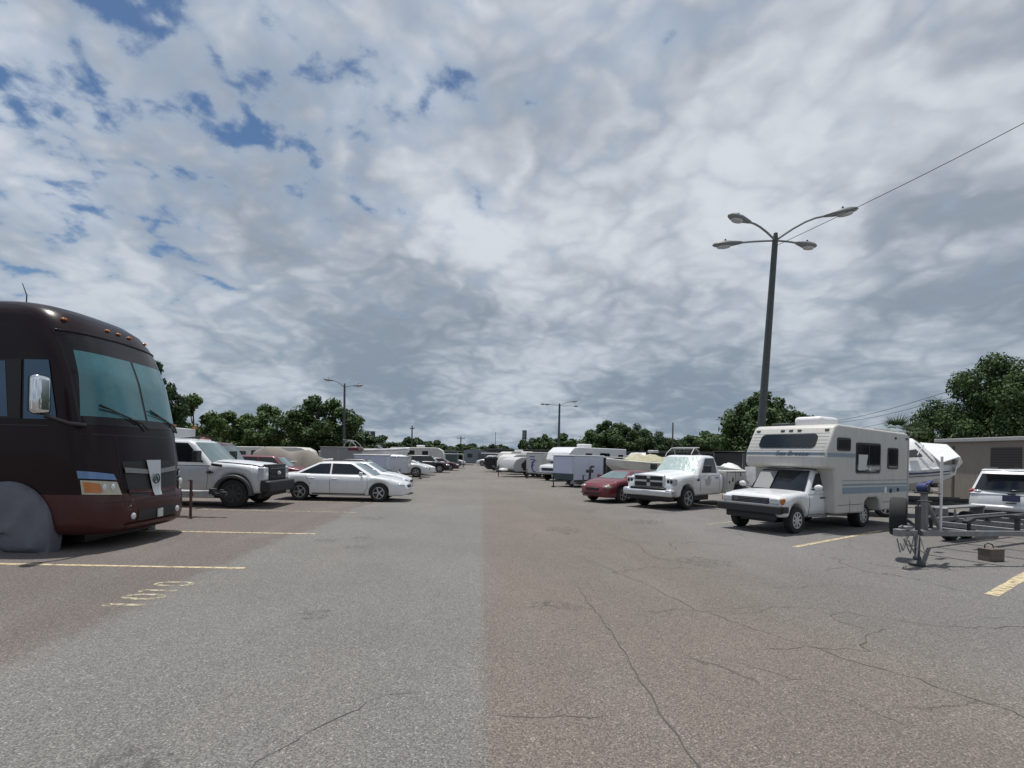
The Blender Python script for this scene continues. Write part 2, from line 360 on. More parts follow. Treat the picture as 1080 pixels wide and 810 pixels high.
    L.new(P, nz.inputs['Vector']); sc = N.new('ShaderNodeVectorMath'); sc.operation = 'SCALE'; sc.inputs['Scale'].default_value = 1.1; L.new(nz.outputs['Color'], sc.inputs[0])
    L.new(P, wv.inputs[0]); L.new(sc.outputs[0], wv.inputs[1])
    vc = N.new('ShaderNodeTexVoronoi'); vc.voronoi_dimensions = '2D'; vc.feature = 'DISTANCE_TO_EDGE'; vc.inputs['Scale'].default_value = .42; L.new(wv.outputs[0], vc.inputs['Vector'])
    crack = mr(vc.outputs['Distance'], .0035, .009, 1, 0)
    cm = mth('MULTIPLY', mr(X, 0.3, 2.2), mr(noise(.5, 3), .44, .58)); crack = mth('MULTIPLY', crack, cm)
    c = mix(mth('MULTIPLY', crack, .5), c, (.035, .032, .03))
    L.new(c, b.inputs['Base Color'])
    bp = N.new('ShaderNodeBump'); bp.inputs['Strength'].default_value = .55; bp.inputs['Distance'].default_value = .006; L.new(mth('SUBTRACT', stone, crack), bp.inputs['Height']); L.new(bp.outputs[0], b.inputs['Normal'])
    return m
M['asphalt'] = asphalt()
g = MB(); g.add([(-900, -60, 0), (900, -60, 0), (900, 1600, 0), (-900, 1600, 0)], [(0, 1, 2, 3)])
tag(g.build('ground', M['asphalt']), kind='structure')

def paintmat(name, col, lo, hi):
    m = bpy.data.materials.new(name); m.use_nodes = True; nt = m.node_tree; b = nt.nodes['Principled BSDF']; b.inputs['Roughness'].default_value = .8
    t = nt.nodes.new('ShaderNodeTexCoord'); n = nt.nodes.new('ShaderNodeTexNoise'); n.inputs['Scale'].default_value = 9; n.inputs['Detail'].default_value = 9; n.inputs['Roughness'].default_value = .75
    nt.links.new(t.outputs['Object'], n.inputs['Vector'])
    r = nt.nodes.new('ShaderNodeMapRange'); r.inputs[1].default_value = lo; r.inputs[2].default_value = hi; nt.links.new(n.outputs['Fac'], r.inputs[0])
    tr = nt.nodes.new('ShaderNodeBsdfTransparent'); ms = nt.nodes.new('ShaderNodeMixShader')
    nt.links.new(r.outputs[0], ms.inputs[0]); nt.links.new(tr.outputs[0], ms.inputs[1]); nt.links.new(b.outputs[0], ms.inputs[2]); nt.links.new(ms.outputs[0], nt.nodes['Material Output'].inputs[0])
    b.inputs['Base Color'].default_value = (*col, 1); return m
M['yellow'] = paintmat('worn_yellow_paint', (.52, .43, .27), .36, .52)
M['faded'] = paintmat('faded_cream_paint', (.45, .40, .28), .40, .58)
M['faint'] = paintmat('nearly_gone_paint', (.42, .38, .30), .54, .66)
def strip(p, q, w, m, name='parking_line', z=.004):
    p, q = Vector((*p, z)), Vector((*q, z)); d = (q - p).normalized(); s = Vector((-d.y, d.x, 0)) * w / 2; n = max(2, int((q - p).length / .3)); b = MB()
    vs = []
    for i in range(n + 1):
        c = p.lerp(q, i / n); j = random.uniform(.85, 1.1); vs += [c - s * j, c + s * j]
    b.add(vs, [(2 * i, 2 * i + 2, 2 * i + 3, 2 * i + 1) for i in range(n)])
    return tag(b.build(name, m), kind='structure')
for y, mm in ((7.75, 'yellow'), (11.1, 'yellow'), (15.2, 'faded'), (18.2, 'faded'), (21.6, 'faded'), (25.2, 'faded')):
    strip((-12.5, y - .06), (-3.55, y + .06), .10, M[mm])
for k, (x, y) in enumerate(((7.06, 7.12), (6.56, 10.77), (6.25, 14.2), (6.1, 17.9), (6.0, 21.6), (5.9, 25.2))):
    strip((x, y), (x + 5.0 * .815, y + 5.0 * .58), .11 if k else .15, M['yellow' if k < 2 else 'faded'])
# stall numbers painted on the left, reading away from the lane: 1010
def stall_number(cx, cy, m, s=1.0):
    b = MB(); z = .004
    def stroke(pts, w=.075):
        for (a, c) in zip(pts, pts[1:]):
            A = Vector((cx - a[1] * s, cy + a[0] * s, z)); B = Vector((cx - c[1] * s, cy + c[0] * s, z)); d = (B - A).normalized(); n = Vector((-d.y, d.x, 0)) * w / 2
            b.add([A - n, B - n, B + n, A + n], [(0, 1, 2, 3)])
    for k, ch in enumerate('1010'):
        ox = -.62 + k * .40
        if ch == '1': stroke([(ox + .1, -.30), (ox + .1, .30), (ox + .0, .2)])
        else: stroke([(ox + .13 + .13 * math.cos(t), .30 * math.sin(t)) for t in [2 * math.pi * i / 14 for i in range(15)]])
    return tag(b.build('painted_number', m), kind='structure')
stall_number(-4.02, 6.28, M['faded'], .76)
stall_number(-3.72, 9.75, M['faint'], 1.0)
for p, q in (((6.55, 8.9), (6.9, 8.78)), ((6.75, 8.72), (7.1, 8.62)), ((6.98, 8.62), (7.2, 8.42)), ((7.2, 8.45), (7.45, 8.30)), ((7.35, 8.32), (7.5, 8.12)), ((7.5, 8.2), (7.8, 8.12)), ((6.85, 8.6), (6.95, 8.4))):
    strip(p, q, .07, M['faint'], 'painted_number')
# long cracks
M['crack'] = mat('crack_filler_dark', (.080, .073, .066), .95, var=.3)
def crack(pts, w=.02, jit=.05):
    w *= .36
    P = [Vector((*p, .004)) for p in pts]; q = []
    for a, c in zip(P, P[1:]):
        n = max(2, int((c - a).length / .12))
        for i in range(n): q.append(a.lerp(c, i / n) + Vector((random.uniform(-jit, jit), random.uniform(-jit, jit), 0)))
    q.append(P[-1]); vs = []; b = MB()
    for i, p in enumerate(q):
        d = (q[min(i + 1, len(q) - 1)] - q[max(i - 1, 0)]).normalized(); s = Vector((-d.y, d.x, 0)) * w * random.uniform(.25, .8) * (1 if 0 < i < len(q) - 1 else .1); vs += [p - s, p + s]
    b.add(vs, [(2 * i, 2 * i + 2, 2 * i + 3, 2 * i + 1) for i in range(len(q) - 1)])
    return tag(b.build('pavement_crack', M['crack']), kind='structure')
crack([(1.35, 7.2), (1.37, 5.4), (1.33, 4.3), (1.30, 3.5), (1.30, 2.6)], .03, .018)
crack([(1.75, 9.4), (2.3, 7.6), (2.6, 6.2), (2.95, 5.4), (3.6, 4.4), (4.1, 3.3)], .018)
crack([(2.6, 6.2), (3.5, 6.35), (4.4, 6.3)], .012)
crack([(2.7, 4.9), (3.15, 5.0), (3.7, 4.95), (4.2, 5.5), (4.5, 5.6)], .022)
crack([(4.2, 5.5), (4.05, 5.95), (4.35, 6.15), (5.2, 5.7), (6.4, 5.75)], .018)
crack([(2.1, 4.7), (2.7, 4.2), (3.0, 3.5)], .014)
crack([(.15, 3.6), (.6, 3.55), (.95, 3.6)], .012)
crack([(-1.35, 2.75), (-1.15, 3.2), (-.75, 3.75), (-.4, 3.9)], .014)
crack([(3.9, 7.4), (4.4, 7.3), (5.2, 7.55), (5.9, 7.3)], .016)
crack([(2.9, 12.5), (3.3, 10.8), (3.1, 9.6), (3.4, 8.6)], .02)

M['stain'] = paintmat('oil_stain', (.085, .080, .075), .46, .85)
def stain(x, y, rx, ry, seed):
    rnd = random.Random(seed); b = MB(); n = 26; ring = [(x + rx * math.cos(6.2832 * k / n) * (w := rnd.uniform(.6, 1.15)), y + ry * math.sin(6.2832 * k / n) * w, .003) for k in range(n)]
    b.add([(x, y, .003)] + ring, [(0, 1 + k, 1 + (k + 1) % n) for k in range(n)]); tag(b.build('oil_stain', M['stain']), kind='structure')
for k, a in enumerate(((-1.78, 5.7, .22, .20), (-2.3, 9.75, .32, .22), (-2.45, 10.8, .22, .20), (-3.1, 10.4, .3, .2), (.95, 6.2, .45, .22), (2.0, 12.5, .5, .6), (-1.95, 2.95, .25, .2), (4.6, 14.5, .8, .6), (3.9, 9.0, .6, .5), (-2.9, 14.0, .5, .4), (9.2, 13.2, .6, .3), (5.9, 17.0, .7, .4))): stain(*a, k)

# ------------------------------------------------------------------ wheels
WC = {}
def wheel_meshes(r, w, spokes, rimmat, rr):
    k = (r, w, spokes, rimmat, rr)
    if k in WC: return WC[k]
    t = MB(); t.lathe_y([(rr, -w * .42), (r * .90, -w * .48), (r * .965, -w * .42), (r, -w * .26), (r, w * .26), (r * .965, w * .42), (r * .90, w * .48), (rr, w * .42)], 28)
    m = MB(); m.lathe_y([(rr * 1.02, -w * .40), (rr * 1.02, w * .44), (rr * .92, w * .46), (rr * .86, w * .30), (rr * .3, w * .22)], 28)
    m.lathe_y([(rr * .24, w * .1), (rr * .24, w * .42), (rr * .16, w * .47)], 14)
    if spokes:
        for i in range(spokes):
            a = 2 * math.pi * i / spokes; m.box((math.cos(a) * rr * .55, w * .36, math.sin(a) * rr * .55), (rr * .78, w * .14, rr * .24), ry=-a)
    d = MB()
    n = max(spokes, 5)
    for i in range(n):
        a = 2 * math.pi * (i + .5) / n; d.lathe_y([(rr * (.17 if spokes else .09), w * .28), (rr * (.17 if spokes else .09), w * .315)], 10, (math.cos(a) * rr * .6, 0, math.sin(a) * rr * .6))
    nf = len(m.f); rim = MB(); rim.add(m.v, m.f); rim.add(d.v, d.f); me = rim.mesh('rim', M[rimmat]); me.materials.append(M['black'])
    for p in me.polygons[nf:]: p.material_index = 1
    WC[k] = (t.mesh('wheel', M['rubber']), me); return WC[k]
def wheel(parent, x, y, r=.33, w=.2, spokes=5, rimmat='alloy', rr=None, steer=0):
    rr = rr or r * .64; t, m = wheel_meshes(r, w, spokes, rimmat, rr)
    o = put(t, 'wheel', parent, (x, y, r), (0, 0, (0 if y > 0 else math.pi) + steer)); put(m, 'rim', o); return o

# ------------------------------------------------------------------ cars: body lofted from a side profile, cabin from rounded rings
class Car:
    def __init__(s, root, top, bot, wid, axles, ra, paint, sill=.22):
        s.root, s.top, s.bot, s.wid, s.axles, s.ra = root, top, bot, wid, axles, ra
        s.rt = ra * .86
        xs = sorted(set([p[0] for p in top] + [p[0] for p in bot] + [p[0] for p in wid])); x0, x1 = xs[0], xs[-1]
        for a in axles:
            xs += [a + ra * math.cos(math.pi * i / 12) for i in range(13)] + [a - ra - .002, a + ra + .002]
        xs += [x0 + (x1 - x0) * i / 30 for i in range(31)]
        xs = sorted(x for x in set(round(x, 4) for x in xs) if x0 <= x <= x1)
        s.x0, s.x1 = x0, x1
        b = MB(); b.loft([s.section(x) for x in xs]); s.body = b.build('body', M[paint], root, sharp=50)
        c = MB(); c.box(((x0 + x1) / 2, 0, .42), (x1 - x0 - .7, s.half(0) * 1.1, .34)); c.build('underbody', M['black'], root)
    def half(s, x): return interp(s.wid, x)
    def zb(s, x):
        z = interp(s.bot, x)
        for a in s.axles:
            if abs(x - a) <= s.ra: z = max(z, s.rt + math.sqrt(max(0, s.ra ** 2 - (x - a) ** 2)) * .98)
        return z
    def section(s, x):
        w = s.half(x); zb = s.zb(x); zt = max(interp(s.top, x), zb + .03); h = zt - zb
        k = [(0, zb), (w * .90, zb), (w * .97, zb + min(.05, h * .2)), (w, zb + h * .45), (w * .995, zb + h * .66), (w * .965, zb + h * .86), (w * .90, zt - h * .035), (w * .78, zt), (w * .4, zt + .014), (0, zt + .02)]
        return [(x, y, z) for y, z in k] + [(x, -y, z) for y, z in k[-2:0:-1]]
    def side(s, x, z):
        sec = [(p[2], p[1]) for p in s.section(x)[1:8]]
        return interp(sec, z)
    def cabin(s, xb0, xr0, xr1, xb1, zb, zr, wb, wt, paint, bulge=.10, rad=.14):
        s.c = (xb0, xr0, xr1, xb1, zb, zr, wb, wt, bulge)
        b = MB(); rings = []
        for u, ins, dz in ((-.06, 0, 0), (0, 0, 0), (.25, 0, 0), (.5, 0, 0), (.75, 0, 0), (.88, .0, 0), (.95, .03, 0), (.985, .09, 0), (1, .20, 0), (1.01, .5, .01)):
            xf, xr, w = lerp(xb0, xr0, min(u, .95)) - ins * 1.2, lerp(xb1, xr1, min(u, .95)) + ins * 1.2, max(.1, lerp(wb, wt, min(u, .95)) - ins)
            z = lerp(zb, zr, u) + dz; r = min(rad, w * .6); ring = []
            for (cx, cy, a0) in ((xf - r, w - r, 90), (xf - r, -(w - r), 0), (xr + r, -(w - r), -90), (xr + r, w - r, -180)):
                for i in range(5):
                    a = R(a0 - 90 * i / 4); px, py = cx + r * math.cos(a), cy + r * math.sin(a)
                    px += (bulge if px > (xf + xr) / 2 else -bulge * .7) * (1 - (py / w) ** 2) * (1 if abs(px - (xf + xr) / 2) > 0 else 0); ring.append((px, py, z))
            rings.append(ring)
        b.loft(rings); o = b.build('cabin', M[paint], s.root, sharp=45); return o
    def cab_side(s, t, u, sgn, off=.006):
        xb0, xr0, xr1, xb1, zb, zr, wb, wt, _ = s.c
        return (lerp(lerp(xb1, xr1, u), lerp(xb0, xr0, u), t), sgn * (lerp(wb, wt, u) + off), lerp(zb, zr, u))
    def cab_side_x(s, x, u, sgn, off=.006):
        xb0, xr0, xr1, xb1, zb, zr, wb, wt, _ = s.c
        return (x, sgn * (lerp(wb, wt, u) + off), lerp(zb, zr, u))
    def side_window(s, q, m='glass', name='side_window'):       # q: four (x, u)
        for sgn in (1, -1):
            b = MB(); f = lambda i, j: s.cab_side_x(lerp(lerp(q[0][0], q[1][0], i), lerp(q[3][0], q[2][0], i), j), lerp(lerp(q[0][1], q[1][1], i), lerp(q[3][1], q[2][1], i), j), sgn)
            b.patch(f, 4, 4); b.build(name, M[m], s.root)
    def screen(s, m='wsglass', rear=False, u0=.04, u1=.88, yk=.86, name=None):
        xb0, xr0, xr1, xb1, zb, zr, wb, wt, bu = s.c
        def f(i, j):
            u = lerp(u0, u1, j); w = lerp(wb, wt, u); y = lerp(-1, 1, i) * w * yk
            x = lerp(xb1, xr1, u) - bu * .7 * (1 - (y / w) ** 2) - .012 if rear else lerp(xb0, xr0, u) + bu * (1 - (y / w) ** 2) + .012
            return (x, y, lerp(zb, zr, u))
        b = MB(); b.patch(f, 10, 6); return b.build(name or ('rear_window' if rear else 'windscreen'), M[m], s.root)
    def seam(s, pts, r=.006, name='door_seam', m='darktrim', both=True):
        for sg in ((1, -1) if both else (1,)):
            q = []
            for (a, c) in zip(pts, pts[1:]):
                for i in range(6): x, z = lerp(a[0], c[0], i / 6), lerp(a[1], c[1], i / 6); q.append((x, sg * (s.side(x, z) + .001), z))
            x, z = pts[-1]; q.append((x, sg * (s.side(x, z) + .001), z)); b = MB(); b.tube(q, r, 6); b.build(name, M[m], s.root)
    def handle(s, x, z, m='plastic', l=.2):
        for sg in (1, -1):
            b = MB(); b.box((x, sg * (s.side(x, z) + .012), z), (l, .03, .035)); b.build('door_handle', M[m], s.root, .01)
    def mirror(s, x, z, y, m='plastic', d=(.10, .20, .15)):
        for sg in (1, -1):
            b = MB(); b.box((x, sg * (y + d[1] * .6), z), d); b.beam((x, sg * (y - .05), z - d[2] * .3), (x, sg * (y + d[1] * .3), z - d[2] * .2), .05, .05); b.build('wing_mirror', M[m], s.root, .03, seg=3)
    def wheels(s, r, w, y, spokes=5, rimmat='alloy', rr=None):
        for a in s.axles:
            for sg in (1, -1): wheel(s.root, a, sg * y, r, w, spokes, rimmat, rr)
    def part(s, name, m, fn, bevel=.012, seg=2):
        b = MB(); fn(b); return b.build(name, M[m], s.root, bevel, seg=seg)

def sedan(root, paint, L=4.85, W=1.8, H=1.42, glass='glass', style='sedan', lamp='lamp', spokes=5, rim='alloy'):
    k = L / 4.85; w = W / 1.8
    X = lambda t: [(a * k, z) for a, z in t]
    rear = {'sedan': [(-2.42, .55), (-2.40, .80), (-2.30, .94), (-1.75, .99), (-1.2, .985)], 'hatch': [(-2.42, .55), (-2.38, .88), (-2.25, .98), (-1.2, .99)], 'suv': [(-2.42, .6), (-2.40, .95), (-2.3, 1.02), (-1.2, 1.03)]}[style]
    up = .10 if style == 'suv' else 0
    top = rear + [(0, .965 + up), (.95, .95 + up), (1.25, .92 + up), (1.75, .84 + up), (2.12, .74 + up), (2.32, .62 + up), (2.40, .50 + up), (2.425, .42)]
    bot = [(-2.42, .42), (-2.34, .30), (-1.95, .25), (-1.2, .21), (1.0, .20), (1.9, .21), (2.25, .22), (2.40, .28), (2.425, .34)]
    wid = [(-2.42, .60 * w), (-2.36, .74 * w), (-2.15, .83 * w), (-1.4, .885 * w), (0, .895 * w), (1.3, .885 * w), (1.9, .84 * w), (2.2, .75 * w), (2.34, .62 * w), (2.425, .42 * w)]
    ax = (1.42 * k, -1.40 * k)
    c = Car(root, X(top), X(bot), X(wid), ax, .365 if style != 'suv' else .40, paint)
    if style == 'sedan': cb = (1.18, .38, -.72, -1.72)
    elif style == 'hatch': cb = (1.15, .35, -1.35, -2.15)
    else: cb = (1.05, .45, -1.85, -2.28)
    zb = .93 + up; c.cabin(*[a * k for a in cb], zb, H, .80 * w, .56 * w if style != 'suv' else .64 * w, paint)
    x = [a * k for a in cb]
    c.screen('wsglass'); c.screen('glass', True)
    fr = lambda u: lerp(x[0], x[1], u) - .13 * k; rr = lambda u: lerp(x[3], x[2], u) + .16 * k; mid = -.32 * k
    c.side_window([(mid + .03, .1), (fr(.1), .1), (fr(.84), .84), (mid + .03, .86)], glass)
    c.side_window([(rr(.12), .12), (mid - .03, .1), (mid - .03, .86), (rr(.82), .82)], glass)
    c.seam([(1.0 * k, .90 + up), (1.02 * k, .5), (.9 * k, .3)]); c.seam([(mid, .90 + up), (mid, .3)]); c.seam([(-1.02 * k, .60), (-1.2 * k, .90 + up)])
    c.seam([(.95 * k, .27), (-.95 * k, .27)], .02, 'sill_trim', 'darktrim')
    c.handle(mid + .16, .80 + up, paint); c.handle(-.98 * k, .82 + up, paint)
    c.mirror(.80 * k, .99 + up, .82 * w, paint)
    r = .325 if style != 'suv' else .36
    c.wheels(r, .21, .77 * w, spokes, rim)
    for sg in (1, -1):
        c.part('headlight', lamp, lambda b: b.ell((2.13 * k, sg * .60 * w, .62 + up), (.20, .17, .085)), 0)
        c.part('tail_light', 'redlens', lambda b: b.box((-2.34 * k, sg * .66 * w, .80 + up), (.14, .24, .15), rz=-sg * .4), .03)
    c.part('grille', 'plastic', lambda b: b.box((2.37 * k, 0, .55 + up * .7), (.10, .62, .10)), .02)
    c.part('lower_grille', 'plastic', lambda b: b.box((2.36 * k, 0, .36), (.12, .80, .10)), .02)
    c.part('licence_plate', 'platewhite', lambda b: b.box((-2.425 * k, 0, .66), (.03, .32, .15)), 0)
    return c

# ------------------------------------------------------------------ the brown motorhome (its own loft: plan outline stacked over height)
ROW = 210.5
def motorhome():
    t = thing('motorhome', 'large dark brown motorhome with teal curtain behind its windscreen and fabric wheel cover', 'motorhome', (-6.28, 10.05, 0))
    prof = [(.26, -.12, 1.16, .8), (.34, -.03, 1.22, .8), (.50, 0, 1.25, .8), (.80, -.01, 1.26, .8), (.92, -.06, 1.26, .8), (1.5, -.14, 1.27, .78), (2.1, -.24, 1.27, .75), (2.9, -.44, 1.27, .72), (3.45, -.66, 1.27, .72), (3.70, -.80, 1.25, .74), (3.90, -.96, 1.20, .76), (4.04, -1.18, 1.09, .8), (4.12, -1.5, .88, .8), (4.14, -1.8, .5, .6)]
    PX = [(p[0], p[1]) for p in prof]; PW = [(p[0], p[2]) for p in prof]; PD = [(p[0], p[3]) for p in prof]; n = 3.3; Lr = -10.2
    def fx(y, z, off=0):
        w, d, x = interp(PW, z), interp(PD, z), interp(PX, z); q = min(1, abs(y) / w); return x - d * (1 - (1 - q ** n) ** (1 / n)) + off
    def sy(x, z, off=0):
        w, d, x0 = interp(PW, z), interp(PD, z), interp(PX, z); q = max(0, min(1, (x0 - x) / d)); return w * (1 - (1 - q) ** n) ** (1 / n) + off
    def ring(z):
        w, d, x0 = interp(PW, z), interp(PD, z), interp(PX, z); r = []
        ts = [i / 24 for i in range(25)]; ys = [w * math.sin((t_ - .5) * math.pi) for t_ in ts]
        for y in ys: r.append((fx(y, z), y, z))
        for x in (-1.6, -3, -5, -7, -9, Lr): r.append((min(x, x0 - d - .05), w, z))
        for x in (Lr, -9, -7, -5, -3, -1.6): r.append((min(x, x0 - d - .05), -w, z))
        return r
    zs = sorted(set([p[0] for p in prof] + [1.2, 1.8, 2.5, 3.2, 3.8, 3.97]))
    lo = MB(); lo.loft([ring(z) for z in zs if z <= .92]); lo.build('lower_body', M['maroon'], t, sharp=60)
    up = MB(); up.loft([ring(z) for z in zs if z >= .92]); up.build('upper_body', M['brown'], t, sharp=60)
    def front(name, m, q, off=.012, nu=14, nv=8, parent=t):
        b = MB(); b.patch(lambda i, j: (lambda y, z: (fx(y, z, off), y, z))(lerp(lerp(q[0][0], q[1][0], i), lerp(q[3][0], q[2][0], i), j), lerp(lerp(q[0][1], q[1][1], i), lerp(q[3][1], q[2][1], i), j)), nu, nv)
        return b.build(name, M[m], parent, sharp=60)
    def sidep(name, m, q, sg=-1, off=.012, parent=t):
        b = MB(); b.patch(lambda i, j: (lambda x, z: (x, sg * sy(x, z, off), z))(lerp(lerp(q[0][0], q[1][0], i), lerp(q[3][0], q[2][0], i), j), lerp(lerp(q[0][1], q[1][1], i), lerp(q[3][1], q[2][1], i), j)), 8, 6)
        return b.build(name, M[m], parent, sharp=60)
    ws = front('windscreen', 'mask', [(-1.21, 2.06), (1.21, 2.06), (1.20, 3.64), (-1.20, 3.64)], .010, 24, 12)
    front('windscreen_curtain', 'curtain', [(-1.19, 2.20), (-.03, 2.20), (-.03, 3.28), (-1.10, 3.28)], .016, parent=ws)
    front('windscreen_curtain', 'curtain', [(.03, 2.20), (1.10, 2.20), (1.10, 3.28), (.03, 3.28)], .016, parent=ws)
    b = MB(); b.tube([(fx(y, 3.62 - .03 * abs(y), .012), y, 3.62 - .03 * abs(y)) for y in [(-1.18 + 2.36 * i / 20) for i in range(21)]], .022, 8); b.build('windscreen_molding', M['brown'], t)
    for y0 in (-.98, .12):
        b = MB(); P = lambda y, z: (fx(y, z, .05), y, z); b.tube([P(y0 + .95, 2.02), P(y0 + .78, 2.14), P(y0 + .0, 2.40)], .017, 6); b.tube([P(y0 - .02, 2.33), P(y0 + .35, 2.27), P(y0 + .72, 2.12)], .010, 6); b.build('wiper', M['black'], t)
    # lights, grille, badge
    t.scale = (1, 1.08, 1.05)
    for sg in (-1, 1):
        hl = front('headlight', 'yellowlamp', [(sg * 1.225, .93), (sg * .80, .90), (sg * .86, 1.12), (sg * 1.23, 1.16)], .02)
        front('turn_signal', 'amber', [(sg * 1.215, .96), (sg * 1.08, .95), (sg * 1.09, 1.10), (sg * 1.22, 1.13)], .028, parent=hl)
        for yq in (.93, 1.04): b = MB(); b.ell((fx(sg * yq, 1.03, .02), sg * yq, 1.03), (.03, .045, .07)); b.build('headlight_lens', M['lamp'], hl)
        front('headlight_brow', 'bluefilm', [(sg * 1.238, 1.19), (sg * .86, 1.15), (sg * .90, 1.25), (sg * 1.242, 1.31)], .02)
        gr = front('grille', 'plastic', [(sg * .64, .86), (sg * .12, .86), (sg * .16, 1.46), (sg * .72, 1.46)], .006)
        front('grille_bar', 'grey', [(sg * .70, 1.27), (sg * .14, 1.23), (sg * .15, 1.31), (sg * .71, 1.36)], .03, parent=gr)
        front('grille_bar', 'maroon', [(sg * .66, .92), (sg * .12, .90), (sg * .12, .96), (sg * .66, .99)], .03, parent=gr)
        b = MB(); b.ell((fx(sg * .62, .52, .01), sg * .62, .52), (.03, .06, .06)); b.build('fog_lamp', M['lamp'], t)
        sidep('cab_window', 'blueglass', [(-1.42, 2.13), (-.86, 2.13), (-1.02, 3.08), (-1.42, 3.08)], sg)
        w2 = sidep('cab_window', 'mask', [(-2.5, 2.13), (-1.47, 2.13), (-1.47, 3.08), (-2.5, 3.08)], sg)
        sidep('curtain_edge', 'blueglass', [(-1.95, 2.16), (-1.68, 2.16), (-1.74, 3.05), (-1.95, 3.05)], sg, .016, w2)
        sidep('coach_window', 'glass', [(-5.6, 2.2), (-3.6, 2.2), (-3.6, 3.1), (-5.6, 3.1)], sg)
        b = MB(); b.tube([(-.48, sg * 1.16, 2.05), (-.52, sg * (1.45 if sg < 0 else 1.3), 2.06), (-.70 if sg < 0 else -1.1, sg * (1.68 if sg < 0 else 1.42), 2.16)], .035, 8); mi = b.build('mirror_arm', M['black'], t)
        b = MB(); b.box((-.72 if sg < 0 else -1.25, sg * (1.74 if sg < 0 else 1.46), 2.47), (.17, .28, .60)); b.build('mirror_head', M['chrome'], mi, .075, seg=4)
        b = MB(); b.box((-.80 if sg < 0 else -1.33, sg * (1.74 if sg < 0 else 1.46), 2.47), (.03, .22, .52)); b.build('mirror_glass', M['black'], mi)
        # fabric cover over the front wheel
        wheel(t, -1.66, sg * 1.05, .52, .3, 8, 'chrome')
        rnd = random.Random(9); b = MB(); rings = []
        out_ = [(-.93, .0), (-.90, .2)] + [(-1.66 + .74 * math.cos(R(a)), .42 + .70 * math.sin(R(a))) for a in range(0, 181, 9)] + [(-2.42, .2), (-2.46, .0)] + [(lerp(-2.4, -1.0, q / 8), .0) for q in range(9)]
        for k in (0, .15, .3, .45, .6, .75, .88, .96, 1.0, 1.01, 1.0):
            y = 1.08 if len(rings) == 10 else 1.20 if k > 1 else 1.36 - .05 * max(0, k - .8) / .2
            rings.append([((X_ := -1.66 + (x + 1.66) * k), sg * (y + (.028 * math.sin(8 * X_ + 2.5 * z) + .020 * math.sin(15 * X_ - 6 * z * k) + .008 * math.sin(31 * X_ + 9 * z)) * (0 if k > .99 else 1)), .30 + (z - .30) * k) for i, (x, z) in enumerate(out_)])
        b.loft(rings, False, True); b.build('wheel_cover', M['covergrey'], t, sharp=75)
        # panel gaps, locker doors and handles on the flank
        for q_ in ([(-2.62, 2.02), (-1.0, 2.02), (-1.0, 2.035), (-2.62, 2.035)], [(-9.8, 1.28), (-2.6, 1.28), (-2.6, 1.292), (-9.8, 1.292)], [(-2.6, .45), (-2.588, .45), (-2.588, 3.3), (-2.6, 3.3)], [(-4.2, .45), (-4.188, .45), (-4.188, 1.28), (-4.2, 1.28)], [(-5.8, .45), (-5.788, .45), (-5.788, 1.28), (-5.8, 1.28)]): sidep('panel_gap', 'black', q_, sg, .004)
        for xh in (-3.4, -5.0): b = MB(); b.box((xh, sg * 1.275, 1.15), (.16, .03, .05)); b.build('locker_handle', M['darksteel'], t, .01)
        wheel(t, -7.3, sg * 1.02, .52, .3, 8, 'chrome')
    front('badge_panel', 'satin', [(-.10, .84), (.10, .84), (.20, 1.48), (-.20, 1.48)], .045, 6, 8)
    b = MB(); z = 1.14; x = fx(0, z, .062)
    b.tube([(x, .085 * math.cos(a), z + .085 * math.sin(a)) for a in [2 * math.pi * i / 20 for i in range(21)]], .012, 6)
    b.tube([(x, -.05, z - .05), (x, .0, z + .05), (x, .05, z - .05)], .012, 6); b.build('badge', M['dkgreen'], t)
    front('bumper_grille', 'plastic', [(-.52, .42), (.52, .42), (.50, .62), (-.50, .62)], .01)
    b = MB(); b.box((fx(0, .52, .03), .04, .51), (.02, .14, .15)); b.build('licence_plate', M['platewhite'], t)
    front('panel_gap', 'black', [(-1.15, .775), (1.15, .775), (1.15, .787), (-1.15, .787)], .004, 20, 1); front('panel_gap', 'black', [(-1.2, 1.90), (1.2, 1.90), (1.2, 1.912), (-1.2, 1.912)], .004, 20, 1); front('panel_gap', 'black', [(-.78, .80), (-.77, .80), (-.77, 1.9), (-.78, 1.9)], .004, 1, 8); front('panel_gap', 'black', [(.77, .80), (.78, .80), (.78, 1.9), (.77, 1.9)], .004, 1, 8)
    front('bumper_lip', 'maroon', [(-.75, .33), (.75, .33), (.72, .39), (-.72, .39)], .045)
    for y in (-1.0, -.22, 0.05, .34, .9):
        z = 3.80; b = MB(); b.ell((fx(y, z, .01), y, z), (.04, .055, .026)); b.build('marker_light', M['amber'], t)
    b = MB(); b.tube([(-2.4, -.25, 4.12), (-2.38, -.26, 4.4), (-2.46, -.27, 4.62)], [.014, .010, .006], 6); b.build('antenna', M['black'], t)
    b = MB(); b.box((-4.6, 0, 4.24), (1.1, .7, .26)); b.build('air_conditioner', M['brown'], t, .08)
    b = MB(); b.box((-5.2, 0, .34), (9.0, 1.7, .5)); b.build('chassis', M['black'], t)
    return t
motorhome()

